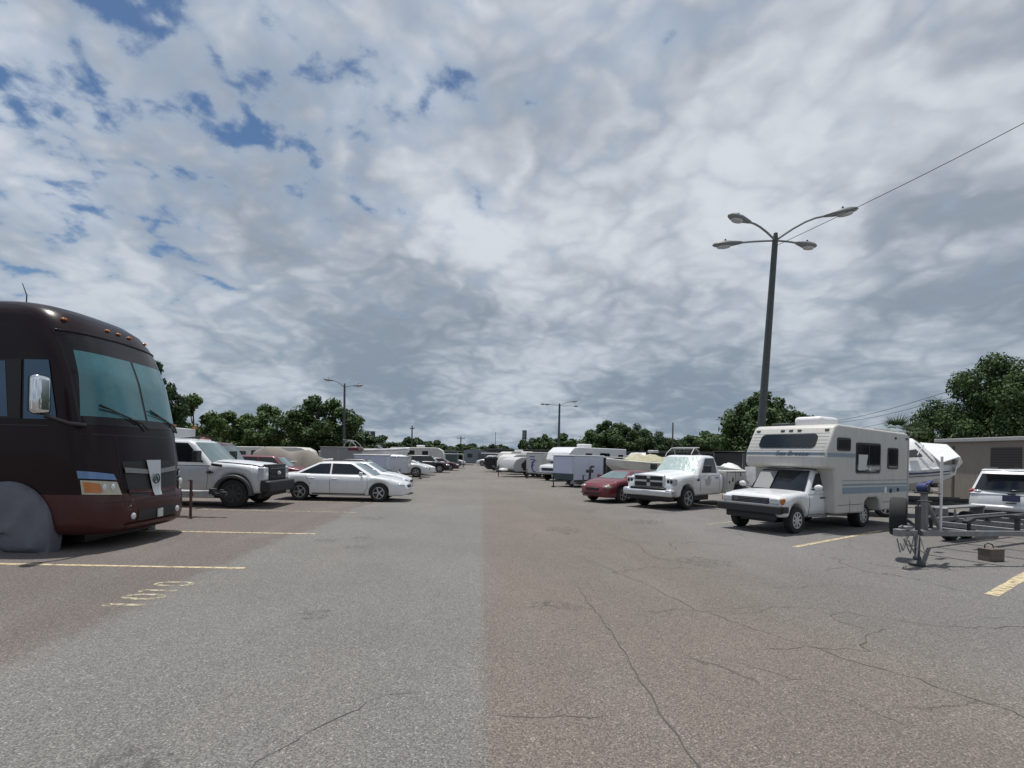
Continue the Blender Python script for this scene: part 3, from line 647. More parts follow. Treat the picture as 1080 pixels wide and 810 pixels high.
# ------------------------------------------------------------------ trailer tongue beside the motorhome
def ball_coupler(b, x, z):
    b.box((x - .16, 0, z), (.34, .09, .07)); b.box((x + .06, 0, z + .01), (.16, .13, .12)); b.tube([(x - .1, 0, z + .05), (x - .02, 0, z + .12), (x + .08, 0, z + .10)], .018, 6)
def hitch_trailer():
    t = thing('flatbed_trailer', 'pale aluminium trailer tongue with red reflector and steel jack beside the brown motorhome', 'trailer', (-6.85, 13.6, 0))
    b = MB(); b.beam((-.4, 0, .60), (-2.6, -.55, .60), .10, .17); b.beam((-.4, 0, .60), (-2.6, .55, .60), .10, .17); b.beam((-.2, 0, .60), (-4.5, 0, .60), .12, .18)
    for x in (-2.6, -3.6, -4.4): b.beam((x, -1, .60), (x, 1, .60), .08, .12)
    b.beam((-2.6, -1, .60), (-6.4, -1, .60), .1, .14); b.beam((-2.6, 1, .60), (-6.4, 1, .60), .1, .14); b.build('frame', M['lgrey'], t, .01)
    b = MB(); b.box((-4.5, 0, .72), (3.9, 2.0, .06)); b.build('deck', M['wood'], t)
    b = MB(); ball_coupler(b, .02, .60); b.box((-.2, 0, .68), (.12, .2, .14)); b.build('coupler', M['darksteel'], t, .015)
    b = MB(); b.tube([(-.62, -.28, .02), (-.62, -.28, .98)], .035, 8); b.lathe_z([(.09, 0), (.09, .02), (.04, .04)], 12, (-.62, -.28, 0)); b.tube([(-.62, -.28, .98), (-.62, -.40, .98)], .015, 6); b.build('jack', M['rust'], t)
    b = MB(); b.box((-.72, -.12, .60), (.14, .02, .09)); b.build('reflector', M['redlens'], t)
    for sg in (1, -1): wheel(t, -4.6, sg * 1.12, .33, .2, 5, 'steelwheel')
hitch_trailer()

# ------------------------------------------------------------------ pickups
def pickup(root, paint, Lf, zhood, zbelt, zroof, W, xa, flare=None, glass='glass', ws='wsglass', cabx=None, rear=None, r=.41, arch=.50, rim='alloy', zg=1.22):
    # origin at the front axle; +x forward
    w = W / 2; xb0, xr0, xr1, xb1 = cabx
    top = [(rear, zbelt - .02), (xb1 + .05, zbelt), (xb0 - .1, zbelt), (xb0 + .12, zhood + .05), (xb0 + .35, zhood + .02), (Lf - .35, zhood - .05), (Lf - .14, zhood - .10), (Lf - .05, zhood - .22), (Lf, zhood - .40)]
    bot = [(rear, .52), (xb1, .48), (0, .46), (Lf - .3, .44), (Lf, .48)]
    wid = [(rear, w * .93), (xb1, w * .95), (xb0, w * .96), (0, w), (Lf - .25, w * .97), (Lf - .06, w * .93), (Lf, w * .88)]
    c = Car(root, top, bot, wid, (0,), arch, paint)
    c.cabin(xb0, xr0, xr1, xb1, zbelt - .03, zroof, w * .92, w * .76, paint, .08)
    c.screen(ws, False, .05, .90, .90); c.screen('glass', True, .2, .8, .8)
    return c
def ford():
    t = thing('work_truck', 'silver-white heavy pickup truck with sunlit-toned top, black grille, black bumper and grey wheel flares', 'pickup truck', (-7.55, 16.75, 0))
    c = pickup(t, 'silver', .92, 1.36, 1.36, 2.06, 2.02, 0, cabx=(-.72, -1.42, -3.35, -3.55), rear=-3.75, r=.44, arch=.56)
    # bonnet skin and roof in brighter white: light on the tops put into colour
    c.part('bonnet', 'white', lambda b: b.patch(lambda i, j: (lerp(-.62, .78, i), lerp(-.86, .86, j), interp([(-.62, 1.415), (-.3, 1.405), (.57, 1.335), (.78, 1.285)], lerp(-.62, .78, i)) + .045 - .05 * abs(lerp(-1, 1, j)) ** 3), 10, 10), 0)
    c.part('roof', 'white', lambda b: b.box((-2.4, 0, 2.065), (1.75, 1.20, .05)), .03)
    c.side_window([(-2.05, .06), (-.95, .06), (-1.52, .86), (-2.05, .88)]); c.side_window([(-3.2, .08), (-2.12, .08), (-2.12, .88), (-3.1, .86)])
    c.seam([(-.82, 1.34), (-.80, .9), (-.86, .5)]); c.seam([(-2.08, 1.34), (-2.08, .5)]); c.seam([(-3.2, 1.3), (-3.2, .5)])
    c.handle(-1.93, 1.20); c.handle(-3.05, 1.2)
    c.mirror(-1.05, 1.56, .98, 'plastic', (.16, .28, .34))
    c.part('front_grille', 'plastic', lambda b: (b.box((.90, 0, 1.06), (.14, 1.30, .46)), [b.box((.98, 0, .92 + i * .14), (.05, 1.16, .05)) for i in range(3)]), .03)
    c.part('bonnet_edge', 'plastic', lambda b: b.box((.86, 0, 1.31), (.20, 1.36, .06)), .025)
    c.part('grille_badge', 'chrome', lambda b: b.ell((1.0, 0, 1.06), (.03, .15, .07)), 0)
    c.part('front_bumper', 'plastic', lambda b: (b.box((.98, 0, .66), (.34, 2.04, .36)), b.box((.86, 0, .42), (.16, 1.7, .16))), .05)
    for sg in (1, -1):
        c.part('headlight', 'lamp', lambda b: b.box((.83, sg * .83, 1.05), (.24, .30, .42)), .04)
        fl = MB(); arc = [(.0 + .60 * math.cos(R(a)), .44 + .58 * math.sin(R(a))) for a in range(-6, 187, 12)]; inn = [(.49 * math.cos(R(a)), .44 + .48 * math.sin(R(a))) for a in range(186, -7, -12)]
        fl.prism(arc + inn, sg * .80, sg * 1.10); fl.build('wheel_flare', M['flare'], t, .03)
        c.part('door_badge', 'plastic', lambda b: (b.box((-.72, sg * 1.012, 1.08), (.22, .02, .05)), b.box((-.72, sg * 1.012, 1.08), (.10, .022, .10), ry=.785)), .01)
        c.part('fender_vent', 'plastic', lambda b: b.box((-.52, sg * 1.005, 1.30), (.34, .03, .08), ry=.12), .02)
        wheel(t, 0, sg * .90, .44, .27, 8, 'darksteel'); wheel(t, -4.2, sg * .90, .44, .27, 8, 'steelwheel')
    c.part('lift_arm', 'darksteel', lambda b: b.beam((-4.0, .2, 1.9), (-1.5, -.15, 2.16), .06, .06), .01)
    c.part('cargo_bed', 'white', lambda b: (b.box((-4.85, 0, .95), (2.2, 2.05, .9))), .04)
    for sg in (1, -1): c.part('tail_light', 'redlens', lambda b: b.box((-5.95, sg * .9, 1.1), (.05, .16, .3)), .01)
ford()

def ram():
    t = thing('utility_truck', 'white pickup truck with chrome cross grille, foil sunshade and white utility bed', 'pickup truck', (6.72, 18.95, 0), R(217))
    c = pickup(t, 'white', .95, 1.24, 1.26, 1.93, 2.0, 0, cabx=(-.62, -1.25, -2.05, -2.28), rear=-2.4, r=.40, arch=.48, ws='shade')
    c.side_window([(-1.98, .08), (-.92, .08), (-1.34, .84), (-1.95, .86)])
    c.seam([(-.80, 1.24), (-.78, .9), (-.82, .5)]); c.seam([(-2.12, 1.24), (-2.12, .5)]); c.seam([(-.82, .5), (-2.12, .5)])
    c.handle(-1.95, 1.10); c.mirror(-.95, 1.45, .96, 'plastic', (.12, .26, .24))
    c.part('bonnet', 'white', lambda b: b.patch(lambda i, j: (lerp(-.55, .80, i), lerp(-.62, .62, j), interp([(-.55, 1.30), (-.27, 1.27), (.6, 1.20), (.8, 1.14)], lerp(-.55, .80, i)) + .06 - .06 * abs(lerp(-1, 1, j)) ** 4), 10, 10), 0)
    gr = c.part('front_grille', 'satin', lambda b: b.box((.90, 0, .98), (.14, 1.26, .46)), .05)
    for sy_ in (-1, 1):
        for z in (.875, 1.085):
            b = MB(); b.box((.966, sy_ * .32, z), (.03, .50, .15)); b.build('grille_opening', M['black'], gr, .02)
    b = MB(); b.box((.985, 0, 1.0), (.03, .13, .16)); b.build('grille_badge', M['darksteel'], gr, .03)
    c.part('front_bumper', 'satin', lambda b: (b.box((1.0, 0, .57), (.24, 2.0, .22)), b.box((.93, .86, .60), (.36, .28, .24)), b.box((.93, -.86, .60), (.36, .28, .24))), .06)
    c.part('bumper_intake', 'black', lambda b: b.box((.96, 0, .71), (.24, 1.40, .10)), .02)
    c.part('air_dam', 'plastic', lambda b: b.box((.86, 0, .42), (.22, 1.8, .20)), .04)
    c.part('licence_plate', 'platewhite', lambda b: b.box((1.128, .0, .58), (.012, .30, .14)), 0)
    for sg in (1, -1):
        hl = c.part('headlight', 'lgrey', lambda b: b.box((.80, sg * .82, .98), (.24, .32, .26)), .05)
        for yy in (.75, .88):
            b = MB(); b.ell((.912, sg * yy, .98), (.018, .055, .075)); b.build('headlight_lens', M['glass'], hl)
        wheel(t, 0, sg * .86, .40, .27, 5, 'alloy', .25); wheel(t, -3.6, sg * .86, .40, .27, 8, 'darksteel')
        c.part('door_badge', 'darktrim', lambda b: (b.box((-.60, sg * .985, 1.03), (.16, .02, .05)), b.box((-.62, sg * .985, 1.08), (.07, .02, .06))), .01)
        c.part('door_emblem', 'lgrey', lambda b: b.lathe_y([(.17, -.008), (.17, .008)], 18, (-1.30, sg * .965, 1.0)), 0)
        c.part('utility_box', 'oldwhite', lambda b: b.prism([(-2.5, .52), (-2.5, 1.36), (-4.9, 1.36), (-4.9, .60), (-4.14, .60), (-4.05, .82), (-3.85, .96), (-3.35, .96), (-3.15, .82), (-3.06, .52)], sg * .48, sg * 1.0), .02)
        for x in (-2.75, -3.0): c.part('box_latch', 'black', lambda b: b.box((x, sg * 1.005, 1.02 if x < -2.9 else .92), (.07, .025, .16 if x < -2.9 else .1)), .01)
        c.part('box_latch', 'black', lambda b: b.box((-3.6, sg * 1.005, 1.22), (.04, .025, .14)), .01)
        c.part('box_seam', 'darktrim', lambda b: [b.box((x, sg * 1.002, 1.0), (.014, .008, .7)) for x in (-2.56, -3.18, -4.2)] + [b.box((-3.7, sg * 1.002, 1.30), (2.3, .008, .014))], 0)
    c.part('utility_floor', 'grey', lambda b: b.box((-3.7, 0, .75), (2.3, 1.0, .12)), .02)
    c.part('bed_rack_post', 'darksteel', lambda b: (b.tube([(-4.75, .85, 1.36), (-4.75, .85, 1.2)], .02), b.tube([(-4.7, .9, 1.22), (-4.7, 1.08, 1.2)], .02)), 0)
    c.part('rear_chassis', 'black', lambda b: b.box((-3.7, 0, .55), (2.4, .8, .2)), .02)
ram()

# ------------------------------------------------------------------ other cars on the near rows
t = thing('sedan', 'white four door sedan seen side on with dark windows and alloy wheels', 'car', (-5.12, 19.45, 0)); sedan(t, 'white', 4.9, 1.78, 1.42)
t = thing('coupe', 'low white coupe half hidden behind the side-on white sedan', 'car', (-5.35, 22.9, 0)); sedan(t, 'white', 4.6, 1.75, 1.36, style='hatch')
t = thing('red_sedan', 'low red sedan with faded bonnet parked left of the chrome grille pickup', 'car', (6.12, 21.6, 0), R(217)); sedan(t, 'red', 4.45, 1.66, 1.25, glass='sideglass', lamp='redlamp')
t = thing('hatchback', 'bright red car whose nose shows between dark car and white sedan', 'car', (-10.1, 24.7, 0)); sedan(t, 'red', 4.5, 1.75, 1.52, style='suv')
t = thing('dark_car', 'dark maroon tall car behind the work truck bonnet', 'car', (-10.95, 21.3, 0)); sedan(t, 'darkred', 4.7, 1.85, 2.05, style='suv')

def escape():
    t = thing('suv', 'white compact SUV seen from behind with dark rear window at far right', 'car', (15.85, 15.05, 0), R(37))
    c = Car(t, [(-2.22, .75), (-2.2, 1.0), (-2.1, 1.10), (-1.2, 1.10), (.9, 1.06), (1.2, 1.02), (1.9, .92), (2.2, .7), (2.24, .5)], [(-2.22, .40), (-2.1, .30), (-1.6, .25), (1.6, .24), (2.24, .34)], [(-2.22, .74), (-2.12, .84), (-1.8, .91), (0, .92), (1.5, .90), (2.1, .76), (2.24, .5)], (1.34, -1.34), .40, 'white')
    c.cabin(1.05, .42, -1.75, -2.16, 1.05, 1.68, .84, .66, 'white', .10)
    c.screen('wsglass'); c.screen('glass', True, .10, .80, .90)
    c.side_window([(-.5, .1), (.85, .1), (.35, .84), (-.5, .86)]); c.side_window([(-1.75, .2), (-.56, .1), (-.56, .86), (-1.6, .8)])
    c.wheels(.35, .23, .79)
    c.part('rear_spoiler', 'white', lambda b: b.box((-2.02, 0, 1.66), (.28, 1.20, .04), ry=-.1), .018)
    c.part('rear_bumper', 'plastic', lambda b: b.box((-2.15, 0, .46), (.22, 1.66, .26)), .07)
    c.part('bumper_insert', 'lgrey', lambda b: b.box((-2.25, 0, .42), (.06, .9, .12)), .03)
    c.part('bumper_step', 'white', lambda b: b.box((-2.17, 0, .66), (.20, 1.62, .12)), .05)
    lp = c.part('licence_plate', 'plate', lambda b: b.box((-2.235, 0, .92), (.02, .34, .17)), .01)
    c.part('plate_lamp', 'plastic', lambda b: b.box((-2.22, 0, 1.035), (.04, .16, .03)), .01); c.part('tailgate_handle', 'plastic', lambda b: b.box((-2.24, 0, .79), (.03, .20, .03)), .01)
    for sg in (1, -1):
        tl = c.part('tail_light', 'redlens', lambda b: b.ell((-2.04, sg * .71, 1.07), (.13, .16, .075)), 0)
        b = MB(); b.ell((-2.14, sg * .66, 1.08), (.06, .10, .03)); b.build('reverse_lens', M['lamp'], tl)
        c.part('bumper_reflector', 'redlens', lambda b: b.box((-2.20, sg * .72, .50), (.10, .2, .05), rz=sg * -.3), .01)
        c.part('roof_rail', 'plastic', lambda b: b.tube([(.1, sg * .60, 1.68), (.0, sg * .60, 1.72), (-1.5, sg * .60, 1.72), (-1.6, sg * .60, 1.68)], .015), 0)
    c.part('rear_wiper', 'black', lambda b: (b.tube([(-2.25, -.05, 1.12), (-2.21, -.42, 1.16)], .02), b.ell((-2.25, -.06, 1.12), (.04, .10, .03))), 0)
    c.part('antenna', 'black', lambda b: b.ell((-1.6, 0, 1.72), (.07, .02, .04)), 0)
    c.seam([(-1.95, 1.05), (-1.99, .66)])
escape()

# ------------------------------------------------------------------ camper built on a small pickup
def flat(b, x0, x1, z0, z1, y, r=.06, t=.012, n=4):      # rounded plate on a side wall y = const
    pts = []
    for cx, cz, a0 in ((x1 - r, z1 - r, 0), (x0 + r, z1 - r, 90), (x0 + r, z0 + r, 180), (x1 - r, z0 + r, 270)):
        for i in range(n + 1): a = R(a0 + 90 * i / n); pts.append((cx + r * math.cos(a), cz + r * math.sin(a)))
    b.prism(pts, y - t, y + t)
def camper():
    t = thing('camper', 'cream cabover camper on a small white pickup with blue side stripes', 'camper', (7.42, 13.42, 0), R(210.5))
    c = Car(t, [(-1.35, 1.02), (-.55, 1.03), (-.35, 1.03), (.35, .98), (.62, .94), (.70, .86), (.73, .72)], [(-1.35, .40), (0, .38), (.6, .42), (.73, .50)], [(-1.35, .80), (-.4, .82), (.3, .82), (.6, .80), (.73, .76)], (0,), .40, 'white')
    c.cabin(-.42, -.92, -1.20, -1.34, 1.0, 1.60, .78, .66, 'white', .05)
    c.screen('glass', False, .05, .92, .92, 'windscreen')
    b = MB(); b.patch(lambda i, j: (lerp(-.46, -.84, j) + .085, lerp(.15, .60, 1 - i) * -1, lerp(1.06, 1.52, j)), 3, 3); b.build('sunshade', M['grey'], t)
    c.side_window([(-1.22, .1), (-.62, .1), (-.98, .80), (-1.2, .82)])
    c.seam([(-.5, 1.0), (-.48, .7), (-.46, .42)]); c.handle(-1.12, .86); c.seam([(-1.1, .45), (.4 - .85, .45)])
    for sg in (1, -1):
        mb = MB(); mb.ell((-.52, sg * 1.0, 1.14), (.05, .10, .075)); mm = mb.build('wing_mirror', M['white'], t)
        mb = MB(); mb.tube([(-.52, sg * .80, 1.10), (-.54, sg * .95, 1.14)], .012); mb.tube([(-.7, sg * .82, .98), (-.54, sg * .97, 1.1)], .010); mb.build('mirror_arm', M['chrome'], mm)
        c.part('headlight', 'lamp', lambda b: b.box((.69, sg * .62, .80), (.10, .26, .15)), .025)
        c.part('turn_signal', 'amber', lambda b: b.box((.62, sg * .77, .80), (.16, .05, .15)), .015)
        wheel(t, 0, sg * .70, .33, .2, 8, 'steelwheel', .20); wheel(t, -3.2, sg * .72, .33, .3, 8, 'steelwheel', .20)
    gr = c.part('front_grille', 'plastic', lambda b: b.box((.70, 0, .80), (.08, .98, .15)), .015)
    b = MB(); [b.box((.745, 0, .76 + .04 * i), (.012, .94, .012)) for i in range(3)]; b.build('grille_bar', M['galv'], gr)
    b = MB(); b.box((.748, -.35, .80), (.015, .10, .04)); b.build('grille_badge', M['galv'], gr)
    c.part('front_bumper', 'darktrim', lambda b: (b.box((.76, 0, .60), (.18, 1.66, .20)), b.box((.64, .80, .60), (.40, .06, .16)), b.box((.64, -.80, .60), (.40, .06, .16)), b.box((.68, 0, .42), (.10, 1.3, .16))), .03)
    # living box: side profile run across the width
    prof = [(-.72, 1.70), (-.80, 1.62), (-1.18, 1.60), (-1.24, .46), (-2.72, .44), (-2.78, .74), (-2.95, .84), (-3.45, .84), (-3.62, .74), (-3.68, .46), (-5.25, .50), (-5.36, .62), (-5.36, 2.58), (-5.26, 2.67), (-1.30, 2.76), (-1.14, 2.70), (-.74, 2.02)]
    b = MB(); b.prism(prof, -1.06, 1.06); bx = b.build('living_box', M['cream'], t, .05, seg=3)
    # ribbed siding on the cabover front
    def fr(s, z):   # point on the raked front at height z
        return lerp(-.74, -1.14, (z - 2.02) / .68) if z > 2.02 else lerp(-.72, -.74, (z - 1.70) / .32)
    b = MB()
    for z in (2.08, 2.17, 2.26, 2.35, 2.44, 2.53): b.box((fr(0, z) + .002, 0, z), (.012, 1.98, .008), ry=-.53)
    b.build('siding_rib', M['lgrey'], bx)
    b = MB(); pts = []
    for cy, cz, a0 in ((.64, 2.40, 0), (-.64, 2.40, 90), (-.64, 2.24, 180), (.64, 2.24, 270)):
        for i in range(5): a = R(a0 + 22.5 * i); pts.append((cy + .10 * math.cos(a), cz + .10 * math.sin(a)))
    for off in (.004, .03):
        pass
    b.loft([[(fr(0, z) + off, y, z + off * .5) for y, z in pts] for off in (-.02, .022)]); b.build('front_window', M['glass'], t)
    b = MB(); b.box((-.722, 0, 1.985), (.014, 2.06, .075)); b.build('stripe', M['bluestripe'], bx)
    for y in (-.90, -.22, 0, .22, .90):
        b = MB(); b.box((fr(0, 2.61) + .01, y, 2.61), (.035, .10, .05), ry=-.53); b.build('marker_light', M['darktrim'], t, .008)
    text_mesh('Sea Breeze', .19, M['lettering'], t, 'lettering', Matrix(((0, 0, 1, -.700), (1, 0, 0, .22), (0, 1, 0, 1.985), (0, 0, 0, 1))), .003, .35)
    for sg in (1, -1):
        y = sg * 1.06
        b = MB(); b.box((-1.6, y, 1.985), (1.6, .012, .07)); b.box((-1.6, y, 1.93), (1.6, .011, .02)); b.build('stripe', M['bluestripe'], bx)
        b = MB(); b.box((-3.45, y, 1.05), (3.78, .012, .16)); b.box((-3.45, y, 1.20), (3.78, .011, .05)); b.box((-3.45, y, 1.31), (3.78, .011, .02)); b.build('stripe', M['bluestripe'], bx)
        for (a0, a1, z0, z1) in ((-1.92, -1.24, 2.08, 2.42), (-3.58, -2.22, 1.50, 2.32), (-4.66, -4.02, 1.62, 2.22)):
            b = MB(); flat(b, a0, a1, z0, z1, y, .07, .018); w = b.build('side_window', M['black'], t)
            b = MB(); flat(b, a0 + .05, a1 - .05, z0 + .05, z1 - .05, y, .05, .022); b.build('window_glass', M['glass'], w)
            if a1 - a0 < -2 or (a0 == -3.58):
                b = MB(); b.box(((a0 + a1) / 2, y, (z0 + z1) / 2), (.03, .05, z1 - z0 - .1)); b.build('window_bar', M['black'], w)
                b = MB(); b.patch(lambda i, j: (lerp(-2.72, -2.32, i) - .12 * j * (1 - i), y + sg * .0235, lerp(1.58, 2.0, j)), 3, 3); b.build('paper', M['platewhite'], w)
        b = MB(); [b.box((-3.8, y, 1.9 + i * .07), (.28, .02, .02)) for i in range(5)]; b.build('side_vent', M['oldwhite'], t)
        b = MB(); flat(b, -3.98, -3.86, .93, 1.11, y, .02, .015); b.build('water_hatch', M['white'], t)
        b = MB(); flat(b, -4.30, -4.18, .95, 1.07, y, .03, .018); flat(b, -4.75, -4.63, .98, 1.08, y, .03, .018); b.build('socket_cover', M['darktrim'], t)
        b = MB(); [b.box((x, y, zz), (.10, .03, .06)) for x, zz in ((-4.5, 2.5), (-5.2, 2.5))]; b.build('marker_light', M['darktrim'], t)
        b = MB(); b.box((-2.0, y, .68), (1.3, .006, .012)); b.box((-4.5, y, .70), (1.5, .006, .012)); [b.box((x, y, .6), (.012, .006, .36)) for x in (-1.95, -4.6)]; b.build('skirt_seam', M['darktrim'], t)
        b = MB(); b.box((-5.33, y, 1.6), (.06, .03, 2.0)); b.build('corner_trim', M['lgrey'], t)
        c.part('tail_light', 'redlens', lambda b: b.box((-5.37, sg * .85, .9), (.03, .2, .1)), .01)
    b = MB(); b.box((-2.15, .1, 2.88), (.95, .72, .28)); b.build('air_conditioner', M['wrap'], t, .09, seg=3)
    b = MB(); b.tube([(-3.6, .9, 2.75), (-5.0, .9, 2.72)], .02); b.tube([(-3.6, .5, 2.75), (-5.0, .5, 2.72)], .02); [b.tube([(x, .5, 2.74), (x, .9, 2.74)], .015) for x in (-3.7, -4.2, -4.7)]; b.build('roof_rack', M['lgrey'], t)
    b = MB(); b.box((-1.8, -.55, 2.80), (.6, .5, .10)); b.build('roof_vent', M['darksteel'], t, .03)
    b = MB(); b.box((-2.9, 0, .50), (4.4, 1.2, .22)); b.build('chassis', M['black'], t)
    b = MB(); b.tube([(-.35, .84, .42), (-1.2, .86, .40)], .025); b.build('step_bar', M['galv'], t)
camper()

# ------------------------------------------------------------------ empty boat trailer in the right foreground
def boat_trailer():
    t = thing('boat_trailer', 'empty galvanised boat trailer with winch post, blue strap and spare tyre', 'trailer', (7.25, 8.88, 0), R(207))
    b = MB()
    b.beam((-.1, 0, .58), (-1.0, 0, .58), .08, .09); zb = .57
    for sg in (1, -1):
        b.beam((-.55, sg * .05, zb), (-3.0, sg * .95, zb), .06, .095); b.beam((-3.0, sg * .95, zb), (-7.2, sg * .98, zb), .06, .095)
    for x in (-2.0, -3.3, -4.6, -5.9, -7.1): w = .98 if x < -2.9 else .58; b.beam((x, -w, zb - .05), (x, w, zb - .05), .08, .10)
    b.build('frame', M['galv'], t, .008)
    for sg in (1, -1):
        k = MB(); k.box((-5.2, sg * .45, .645), (3.0, .12, .05)); [k.box((x, sg * .45, .59), (.05, .05, .10)) for x in (-4.6, -5.9)]; k.build('bunk', M['plastic'], t, .015)
        k = MB(); k.box((-5.4, sg * 1.22, .78), (1.9, .30, .04)); k.box((-4.5, sg * 1.22, .62), (.04, .28, .34), ry=.3); k.box((-6.3, sg * 1.22, .62), (.04, .28, .34), ry=-.3); k.build('fender', M['galv'], t, .015)
        wheel(t, -4.95, sg * 1.22, .33, .2, 5, 'galv'); wheel(t, -5.75, sg * 1.22, .33, .2, 5, 'galv')
        k = MB(); k.box((-1.7, sg * .28, .66), (.05, .05, .22)); k.box((-1.7, sg * .28, .78), (.30, .09, .06), ry=.2); k.build('keel_guide', M['plastic'], t, .01)
        k = MB(); k.tube([(-3.35, sg * .96, .60), (-3.35, sg * .96, .86)], .02); k.tube([(-4.05, sg * .8, .60), (-4.05, sg * .8, .80)], .02); k.build('marker_post', M['galv'], t)
        k = MB(); k.box((-2.55, sg * .66, .72), (.07, .07, .24)); k.box((-2.55, sg * .66, .86), (.22, .12, .08)); k.build('roller_bracket', M['darksteel'], t, .01)
    k = MB(); ball_coupler(k, .02, .60); k.box((-.12, 0, .68), (.22, .12, .06)); k.build('coupler', M['galv'], t, .015)
    k = MB(); k.beam((-.48, .02, .06), (-.48, .02, 1.05), .065, .065); k.lathe_z([(.12, 0), (.12, .05), (.06, .10), (.06, .16)], 14, (-.48, .02, 0)); k.tube([(-.48, .02, 1.05), (-.48, .02, 1.14), (-.48, .22, 1.14)], .016); k.build('jack', M['darksteel'], t, .012)
    k = MB(); k.beam((-.78, 0, .56), (-.72, 0, 1.42), .08, .10); k.beam((-1.35, 0, .6), (-.76, 0, 1.15), .06, .06); k.build('winch_post', M['galv'], t, .01)
    k = MB(); k.lathe_y([(.07, -.08), (.07, .08)], 14, (-.70, 0, 1.36)); k.box((-.70, 0, 1.28), (.20, .20, .03)); k.tube([(-.70, .12, 1.34), (-.60, .16, 1.30), (-.56, .3, 1.28)], .013); k.build('winch', M['darksteel'], t, .008)
    k = MB(); k.lathe_y([(.085, -.06), (.085, .06)], 14, (-.70, 0, 1.37)); k.box((-.84, 0, 1.44), (.28, .06, .025), ry=.35); k.build('winch_strap', M['navy'], t)
    k = MB(); k.box((-.96, 0, 1.42), (.14, .18, .09)); k.build('bow_stop', M['rubber'], t, .03)
    k = MB(); k.tube([(-1.05, .12, .58), (-1.05, .12, 1.93)], .021); k.build('guide_post', M['pvc'], t)
    k = MB()
    for o in (-.05, .05, .11): k.tube([(-.30, o, .56), (-.12, o * 1.5, .30 - abs(o)), (.05, o, .50)], .011, 6); k.tube([(-.35, o, .54), (-.28, o * 2, .26), (-.05, o, .42)], .009, 6)
    k.build('safety_chain', M['galv'], t)
    tm, rm = wheel_meshes(.36, .26, 0, 'darksteel', .2)
    o = put(tm, 'spare_tyre', t, (-.86, -.44, .80), (0, 0, R(22))); put(rm, 'rim', o)
    k = MB(); k.beam((-.86, -.05, .60), (-.86, -.4, .80), .05, .05); k.build('spare_bracket', M['galv'], t)
boat_trailer()
t = thing('battery_box', 'small brown battery box with carry handle left on asphalt by the empty trailer', 'box', (9.62, 9.72, 0), R(12))
b = MB(); b.box((0, 0, .11), (.34, .22, .22)); b.box((0, 0, .225), (.36, .24, .03)); b.build('case', M['battery'], t, .015)
b = MB(); b.tube([(-.16, 0, .2), (-.16, 0, .30), (-.08, 0, .33), (.02, 0, .30), (.06, 0, .24)], .01); b.build('handle', M['plastic'], t)

# ------------------------------------------------------------------ boats, trailers and coaches further back
def hull(b, L, beam, z0, zg, flare=.30, n=14):
    rings = []
    for i in range(n + 1):
        t = i / n; x = lerp(-L, 0, t); k = max(.02, (1 - max(0, (t - .35) / .65) ** 2.4)); w = beam / 2 * k
        keel = z0 + (zg - z0) * .92 * max(0, (t - .6) / .4) ** 2.2; g = zg + .22 * t ** 2
        ch = lerp(keel, g, .42)
        rings.append([(x + .0, 0, keel), (x, w * .78, ch), (x, w, g), (x, w * .93, g + .03), (x, 0, g + .07), (x, -w * .93, g + .03), (x, -w, g), (x, -w * .78, ch)])
    b.loft(rings)
def boat(label, loc, rz, L=6.0, beam=2.2, z0=.62, zg=1.55, m='oldwhite', cover=None, stripe=None, tower=False, name='motor_boat', wind=True, peak=.5):
    t = thing(name, label, 'boat', loc, rz)
    b = MB(); hull(b, L, beam, z0, zg); b.build('hull', M[m], t, sharp=30)
    if stripe:
        for sg in (1, -1):
            b = MB(); b.tube([(lerp(-L, -.15, i / 10), sg * (beam / 2 * max(.02, (1 - max(0, (i / 10 * .975 + .0 - .35) / .65) ** 2.4)) + .005), zg - .10 + .22 * (i / 10) ** 2) for i in range(11)], .03, 6); b.build('stripe', M[stripe], t)
    if cover:
        b = MB(); rings = []; n = 20
        for i in range(n + 1):
            u = i / n; x = lerp(-L * .98, -L * .22, u); w = beam / 2 * .97 * max(.1, (1 - max(0, (lerp(.02, .78, u) - .35) / .65) ** 2.4)); g = zg + .22 * lerp(.02, .78, u) ** 2
            pk = g + .12 + peak * min(1, 1.5 * max(0, math.sin(math.pi * min(1, u * 1.08)))) * (1 + .18 * math.sin(u * 19)); ring = []
            for j in range(13):
                a = lerp(-1, 1, j / 12); ring.append((x, w * a * 1.02, g - .06 + (pk - g + .06) * (1 - abs(a) ** 1.6) + random.uniform(-.03, .03)))
            rings.append(ring)
        b.loft(rings, False, False); b.build('cover', M[cover], t, sharp=80)
    elif wind:
        b = MB(); b.slab([(-L * .42, -beam * .36, zg + .1), (-L * .42, beam * .36, zg + .1), (-L * .50, beam * .34, zg + .45), (-L * .50, -beam * .34, zg + .45)], .02); b.build('windscreen', M['glass'], t)
    if tower:
        b = MB()
        for sg in (1, -1): b.tube([(-L * .38, sg * beam * .46, zg + .1), (-L * .42, sg * beam * .44, zg + .7), (-L * .5, sg * beam * .40, zg + 1.1), (-L * .62, sg * beam * .38, zg + 1.16)], .035); b.tube([(-L * .62, sg * beam * .46, zg + .1), (-L * .58, sg * beam * .42, zg + .9), (-L * .52, sg * beam * .40, zg + 1.1)], .03)
        b.tube([(-L * .5, -beam * .40, zg + 1.1), (-L * .5, beam * .40, zg + 1.1)], .035); b.tube([(-L * .62, -beam * .38, zg + 1.16), (-L * .62, beam * .38, zg + 1.16)], .035); b.build('tower', M['lgrey'], t)
        b = MB(); b.box((-L * .56, 0, zg + 1.0), (.7, beam * .7, .05)); b.build('tower_canopy', M['grey'], t, .01)
    return t
